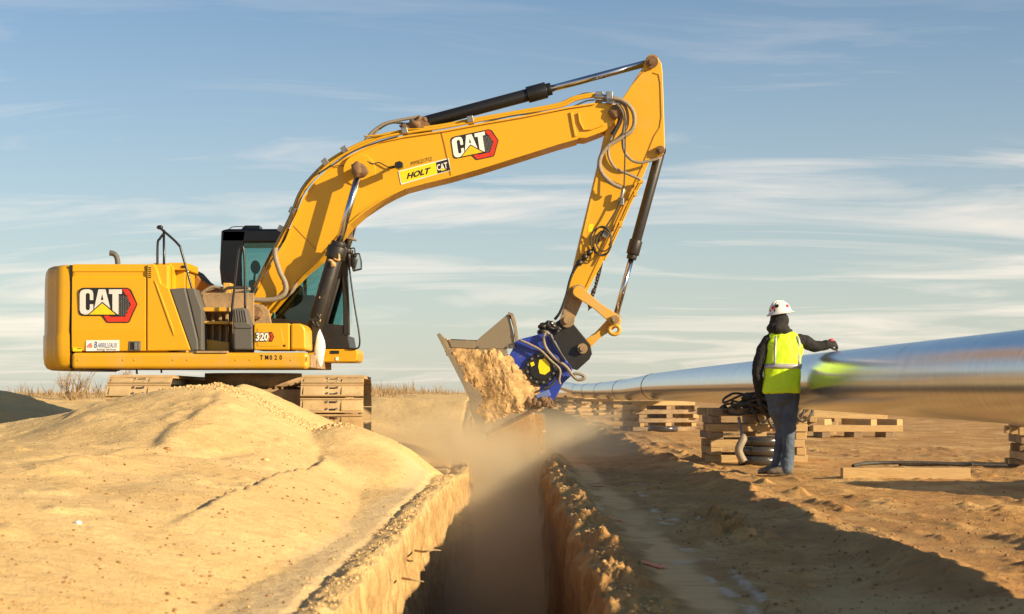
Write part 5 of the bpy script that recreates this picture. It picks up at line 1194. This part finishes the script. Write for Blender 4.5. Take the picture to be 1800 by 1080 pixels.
# hard hat
mb = MB(); rings_ = []
HC = Q(0.0, 0.0, 1.715)
rotm = Matrix.Rotation(R(-9), 3, 'Y') @ Matrix.Rotation(R(-50), 3, 'Z')
prof_h = [(0.150, 0.000), (0.152, 0.004), (0.122, 0.016), (0.116, 0.04), (0.108, 0.075), (0.09, 0.105), (0.06, 0.128), (0.03, 0.137), (0.004, 0.139)]
for r_, z_ in prof_h:
    ring = []
    for k in range(36):
        a = 2*math.pi*k/36; f_ = 1.0+(0.16 if r_ > 0.14 else 0.08)*max(0, math.cos(a-math.pi/2))**2+0.05*abs(math.sin(a))
        ring.append(HC+rotm @ Vector((r_*math.cos(a), r_*f_*math.sin(a), z_)))
    rings_.append(ring)
inner = [[HC+(p-HC)*0.96-Vector((0, 0, 0.004)) for p in rg] for rg in rings_]
mb.loft(rings_, caps=False); mb.loft(inner[::-1], caps=False)
hat = mb.build('hard_hat', M['hat'], person)
sb_ = hat.modifiers.new('s', 'SUBSURF'); sb_.levels = 1; sb_.render_levels = 2
hr = MB(); 
for k in range(3):
    pts = []
    for i in range(9):
        t = -1.0+i*0.25; a = math.pi/2; x_ = (k-1)*0.035; y_ = 0.108*math.sin(t); z_ = 0.045+0.098*math.cos(t*0.95)
        pts.append(HC+rotm @ Vector((x_, y_, z_-abs(x_)*0.22)))
    hr.tube(pts, 0.006, seg=6, sub=3)
hr.build('hat_ridge', M['hat'], person)
def on_hat(a, z_): 
    r_ = float(np.interp(z_, [q[1] for q in prof_h], [q[0] for q in prof_h])); return HC+rotm @ (Vector((r_*math.cos(a), r_*1.04*math.sin(a), z_)))
def hat_sticker(a, z_, r_, mat, nm='hat_sticker', k=1.0):
    c = on_hat(a, z_); n_ = (c-(HC+Vector((0, 0, 0.02)))).normalized(); u_ = n_.cross(Vector((0, 0, 1))).normalized(); v_ = u_.cross(n_)
    m2 = MB(); m2.prism([c+n_*0.004+u_*r_*math.cos(t)*k+v_*r_*math.sin(t) for t in [i*math.pi/8 for i in range(16)]], n_*0.003); m2.build(nm, mat, person)
camdir = math.atan2(-1, 0)-R(-50)
hat_sticker(camdir-0.35, 0.085, 0.022, M['ink']); hat_sticker(camdir-0.75, 0.075, 0.02, M['red']); hat_sticker(camdir+0.75, 0.07, 0.018, M['red']); hat_sticker(camdir-0.6, 0.045, 0.014, M['ink'], k=0.5); hat_sticker(camdir-1.1, 0.05, 0.012, M['red'])
# hands: palm, four fingers and a thumb each
def hand(base, dirv, palmn, curl, name, mirror=1):
    mb = MB(); d = Vector(dirv).normalized(); n_ = Vector(palmn).normalized(); s_ = d.cross(n_).normalized()*mirror
    n_ = (n_-d*n_.dot(d)).normalized()
    b0 = Vector(base)
    mb.ball(b0+d*0.045, (0.047, 0.047, 0.047), 3)
    v0 = len(mb.v)-642 if False else None
    mb.v = [tuple(b0+d*((Vector(v_)-b0).dot(d))+s_*((Vector(v_)-b0).dot(s_))*0.98+n_*((Vector(v_)-b0).dot(n_))*0.42) for v_ in mb.v]
    for i, L in enumerate((0.072, 0.080, 0.075, 0.060)):
        o0 = b0+d*0.078+s_*(0.033-0.022*i); a = 0; p = o0; pts = [b0+d*0.05+s_*(0.030-0.020*i), o0]
        for seg_ in range(3):
            a += curl; p = p+(d*math.cos(a)+n_*math.sin(a))*L*(0.45, 0.32, 0.25)[seg_]; pts.append(p)
        mb.tube(pts, [0.011, 0.0115, 0.0105, 0.010, 0.0085], seg=8, sub=3); mb.ball(pts[-1], 0.0085, 1)
    p0 = b0+d*0.025+s_*0.036; p1 = p0+d*0.022+s_*0.022+n_*0.008; p2 = p1+d*0.028+s_*0.008+n_*0.016; p3 = p2+d*0.018+n_*0.012
    mb.tube([b0+d*0.02+s_*0.02, p0, p1, p2, p3], [0.014, 0.014, 0.0125, 0.011, 0.009], seg=8, sub=3)
    return mb.build(name, M['glove'], person)
hand(Q(-0.212, 0.045, 0.835), (0.02, 0.02, -1), (1, 0.2, 0), 0.42, 'glove', -1)
hand(Q(0.515, 0.06, 1.385), (1, 0.05, 0.18), (0, 0.75, -0.6), 0.75, 'glove', -1)
# red marker held in the hand
mb = MB(); mb.cyl(Q(0.575, 0.085, 1.375), Q(0.56, 0.08, 1.425), 0.019, seg=16); mb.cyl(Q(0.56, 0.08, 1.425), Q(0.556, 0.078, 1.45), 0.028, 0.024, seg=16)
mk = mb.build('marker', plain('red_cap', (0.65, 0.012, 0.02), 0.25, 0, 0.1), None, origin=Q(0.57, 0.08, 1.40)); tag(mk, 'small red marker can in the worker\'s gloved right hand', 'marker')
# boots
def boot(x, y, ang, name='boot'):
    mb = MB(); rot = Matrix.Rotation(ang, 3, 'Z')
    sh = [(-0.075, 0.055, 0.075, 0.036), (-0.06, 0.06, 0.085, 0.042), (0.0, 0.055, 0.09, 0.042), (0.06, 0.045, 0.07, 0.045), (0.12, 0.035, 0.052, 0.047), (0.165, 0.03, 0.042, 0.040), (0.19, 0.025, 0.028, 0.022)]
    rings_ = []
    for (u_, zc_, hz, wy) in sh:
        rings_.append([Q(x, y, 0)+rot @ Vector((u_, wy*math.cos(a), max(0.012, zc_+hz*0.75*math.sin(a)))) for a in [i*math.pi/8 for i in range(16)]])
    mb.loft(rings_)
    mb.cm = 1; q = []
    for k in range(20):
        a = 2*math.pi*k/20; c_ = math.cos(a); s__ = math.sin(a); q.append(Q(x, y, 0.0)+rot @ Vector((0.057+0.142*c_, 0.048*s__*(1.0 if c_ > -.3 else 0.85), 0)))
    mb.prism(q, (0, 0, 0.022))
    o = mb.build(name, [M['boot'], M['rubber']], person, 0.003); return o
boot(0.045, -0.07, math.pi-0.15); boot(-0.04, 0.13, math.pi+0.30)

# ------------------------------------------------------------------ scrub
def twig(mb, p, d, L, r, depth_, rs):
    q = p+d*L; mid_ = (p+q)/2+Vector((rs.uniform(-1, 1), rs.uniform(-1, 1), rs.uniform(-1, 1)))*L*0.08
    mb.tube([p, mid_, q], [r, r*0.8, r*0.55], seg=4, caps=False, smooth_path=False)
    if depth_ > 0:
        for k in range(rs.choice((2, 3, 3))):
            nd = (d+Vector((rs.uniform(-1, 1), rs.uniform(-1, 1), rs.uniform(-0.3, 0.8)))*0.75).normalized(); twig(mb, p+(q-p)*rs.uniform(0.4, 1), nd, L*rs.uniform(0.55, 0.8), r*0.6, depth_-1, rs)
M['brush'] = plain('dry_brush', (0.36, 0.25, 0.13), 0.9, 0, 0.3, 5)
M['brush_dark'] = plain('dark_brush', (0.13, 0.09, 0.05), 0.9, 0, 0.3, 5)
rs = random.Random(11)
def bush(x, y, h, label, mat, n=9, group='dry bushes on the open ground'):
    mb = MB(); z = gz(x, y)-0.02
    for k in range(n):
        a = rs.random()*6.28; d_ = Vector((math.cos(a)*0.7, math.sin(a)*0.7, rs.uniform(0.5, 1.3))).normalized(); twig(mb, Vector((x+rs.uniform(-.1, .1), y, z)), d_, h*rs.uniform(0.35, 0.6), 0.012, 3, rs)
    o = mb.build('dry_bush', mat, None, origin=(x, y, z)); tag(o, label, 'bush', group); return o
bush(-8.45, 33.5, 0.7, 'taller bare bush right behind the shaded heap', M['brush'])
bush(-8.4, 38.0, 0.8, 'thin bare bush between the shaded heap and the track', M['brush'])
def brushline():
    r_ = np.random.RandomState(4); V = []; Fc = []
    def add(x, y, z, h, n):
        for k in range(n):
            a = r_.rand()*6.28; ln = h*(0.4+0.6*r_.rand()); dx, dy = math.cos(a)*ln*0.6*r_.rand(), math.sin(a)*0.3*ln; w_ = 0.006*y/30+0.004
            bx = x+r_.randn()*h*0.5; o = len(V); V.extend([(bx-w_, y, z), (bx+w_, y, z), (bx+dx*0.5+w_*0.6, y+dy*.5, z+ln*0.6), (bx+dx, y+dy, z+ln), (bx+dx*0.5-w_*0.6, y+dy*.5, z+ln*0.6)]); Fc.append((o, o+1, o+2, o+3, o+4))
    for i in range(2600):
        y = 34*math.exp(r_.rand()*math.log(260/34)); x = (r_.rand()*-0.34-0.0)*y if r_.rand() < 0.72 else (r_.rand()*0.7-0.28)*y
        if y < 60 and x > -2.5: continue
        if -6 < x < -1 and y < 34: continue
        if y < 100 and x > -1.5: continue
        h = (0.12+0.30*r_.rand()**2)*(1+y/150*0.6); add(x, y, float(hgt(np.array([x]), np.array([y]))[0])-0.03, h, 16)
    me = bpy.data.meshes.new('scrub'); me.from_pydata(V, [], Fc); me.update(); me.materials.append(M['brush']); o = bpy.data.objects.new('scrub', me); C.objects.link(o)
    tag(o, 'low dry scrub covering the flat plain out to the horizon', 'scrub', kind='stuff')
brushline()
# roots poking from the trench walls
def root_(pts, r_, label):
    mb = MB(); mb.tube(pts, r_, seg=6); o = mb.build('root', M['brush'], None, origin=pts[0]); tag(o, label, 'root', 'roots poking out of the trench walls')
root_([W(798, 905, 17.6)+Vector((0, 0, 0)), W(806, 908, 17.5), W(815, 914, 17.4), W(826, 924, 17.3)], [0.006, 0.005, 0.004, 0.003], 'thin pale root sticking out at the far end of the left trench wall')
root_([W(730, 968, 11.2), W(745, 970, 11.0), W(760, 967, 11.0), W(775, 968, 11.1)], [0.008, 0.007, 0.006, 0.003], 'root stub half way along the sunlit trench wall')
root_([W(707, 1017, 10.0), W(722, 1019, 9.9), W(745, 1023, 9.9)], [0.007, 0.006, 0.003], 'lowest root stub of the sunlit trench wall')
def stone(px, py, r_, mat, label):
    for it in np.linspace(5, 30, 900):
        x = (px-900)/F*it; zray = CAMZ-(py-HZ)/F*it
        if zray <= gz(x, it): break
    mb = MB(); mb.ball((x, it, gz(x, it)+r_*0.3), (r_, r_*0.8, r_*0.6), 3, 0.8, 10, px); o = mb.build('stone', mat, None, origin=(x, it, gz(x, it))); tag(o, label, 'stone')
stone(138, 922, 0.022, M['white'], 'small white stone alone on the smooth sand, lower left')
stone(296, 792, 0.035, M['soil_dark'], 'dark clod standing on the sand bank below the gravelly crest')
stone(468, 811, 0.03, M['soil_light'], 'pale lump on the sand left of the small mound by the trench')
# orange paint dashes on the right bench
def dash(px, py, w_, label):
    Y = (CAMZ-0.0)*F/(py-HZ); x = (px-900)/F*Y; mb = MB(); n = 12; pts = []
    for k in range(n):
        a = 2*math.pi*k/n; xx = x+w_*math.cos(a)*(0.8+0.3*((k*7) % 3)); yy = Y+0.10*math.sin(a)*(0.7+0.3*((k*5) % 3)); pts.append((xx, yy, gz(xx, yy)+0.006))
    mb.v = pts+[(x, Y, gz(x, Y)+0.008)]
    for k in range(n): mb.face((k, (k+1) % n, n))
    o = mb.build('paint_mark', M['orange'], None); tag(o, label, 'paint mark', 'orange paint marks on the bench')
M['orange'] = plain('orange_paint', (0.95, 0.22, 0.06), 0.6, 0, 0.2, 40)
dash(1049, 855, 0.07, 'farthest orange spray mark on the smooth strip'); dash(1081, 920, 0.06, 'middle orange spray mark on the smooth strip'); dash(1148, 999, 0.055, 'nearest orange spray mark on the smooth strip')

# ------------------------------------------------------------------ falling soil + dust
rs = np.random.RandomState(9)
def grains():
    n = 3500; V = []; Fc = []
    t = rs.rand(n); X = -0.30+0.72*rs.rand(n); cl_ = np.sin(X*23)+0.5*np.sin(X*51+1); keep_ = rs.rand(n) < 0.35+0.25*cl_
    X = X[keep_]; t = t[keep_]; n = len(X); zt = CAMZ-(762-0.52*((X*F/24+900)-857)-HZ)/F*24
    Z = zt-t*(zt+0.1)*1.15; Y = 23.6+0.8*rs.rand(n); X = X+rs.randn(n)*0.03*t
    for i in range(n):
        s_ = 0.004+0.010*rs.rand()**3; o = len(V); d_ = rs.randn(4, 3)*s_; d_[:, 2] *= 1.8
        for k in range(4): V.append((X[i]+d_[k, 0], Y[i]+d_[k, 1], Z[i]+d_[k, 2]))
        Fc += [(o, o+1, o+2), (o, o+2, o+3), (o, o+3, o+1), (o+1, o+3, o+2)]
    me = bpy.data.meshes.new('falling_soil'); me.from_pydata(V, [], Fc); me.update(); me.materials.append(M['soil_light']); o = bpy.data.objects.new('falling_soil', me); C.objects.link(o)
    tag(o, 'loose soil pouring from the underside of the bucket into the trench', 'soil', kind='stuff')
grains()
def dust():
    mb = MB(); mb.bb((-3.2, 11.0, -2.6), (3.0, 33.0, 1.9)); 
    g = G('dust'); g.t.nodes.remove(g.b)
    P = g.geo.outputs['Position']; sp = g.n('ShaderNodeSeparateXYZ'); g.t.links.new(P, sp.inputs[0]); X, Y, Z = sp.outputs
    def gs_(v, c, s_): q = g.math('DIVIDE', g.math('SUBTRACT', v, c), s_); return g.math('MULTIPLY', q, q)
    def blob(cx, cy, cz, a, b_, c, amp):
        e = g.math('ADD', g.math('ADD', gs_(X, cx, a), gs_(Y, cy, b_)), gs_(Z, cz, c)); return g.math('MULTIPLY', g.math('EXPONENT', g.math('MULTIPLY', e, -1.0)), amp)
    d = blob(-0.15, 22.6, -0.80, 0.8, 3.0, 0.62, 1.5)
    d = g.math('ADD', d, blob(-0.9, 24.5, 0.0, 0.9, 3.0, 0.45, 0.28))
    d = g.math('ADD', d, blob(0.9, 24.5, 0.25, 0.7, 2.6, 0.32, 0.35))
    d = g.math('ADD', d, blob(-0.42, 23.2, 0.08, 0.55, 2.0, 0.36, 1.1))
    # haze lying in the trench
    tin = g.math('MULTIPLY', g.ramp(Z, -0.05, -0.75), g.math('MULTIPLY', g.ramp(Y, 12.5, 19.0), 0.36))
    d = g.math('ADD', d, tin)
    nz = g.noise(1.5, 5, 0.62, P, dist=0.8); d = g.math('MULTIPLY', d, g.math('ADD', 0.25, g.math('MULTIPLY', g.ramp(nz, 0.38, 0.64), 2.1)))
    # curtain under the bucket
    nc = g.noise(5, 2, 0.5, P, sc=(1, 0.4, 0.05))
    cur = g.math('MULTIPLY', g.math('MULTIPLY', g.ramp(X, -0.36, -0.27), g.ramp(X, 0.46, 0.34)), g.math('MULTIPLY', g.ramp(gs_(Y, 24.0, 0.45), 1.0, 0.5), g.ramp(Z, 0.62, 0.50)))
    cur = g.math('MULTIPLY', cur, g.math('ADD', 1.2, g.math('MULTIPLY', g.ramp(nc, 0.36, 0.60), 26.0)))
    zt = g.math('ADD', g.math('MULTIPLY', X, 0.5), 0.50)
    cur = g.math('MULTIPLY', cur, g.ramp(g.math('SUBTRACT', Z, zt), 0.03, -0.06))
    d = g.math('ADD', d, cur)
    v = g.n('ShaderNodeVolumePrincipled'); g.t.links.new(g.mix(g.ramp(cur, 0.0, 3.0), (0.99, 0.86, 0.60, 1), (0.74, 0.45, 0.17, 1)), v.inputs['Color']); g.t.links.new(d, v.inputs['Density']); v.inputs['Anisotropy'].default_value = 0.15
    g.t.links.new(v.outputs[0], g.o.inputs['Volume'])
    o = mb.build('dust_cloud', g.m, None); tag(o, 'sunlit tan dust rising out of the trench under the bucket', 'dust', kind='stuff')
dust()
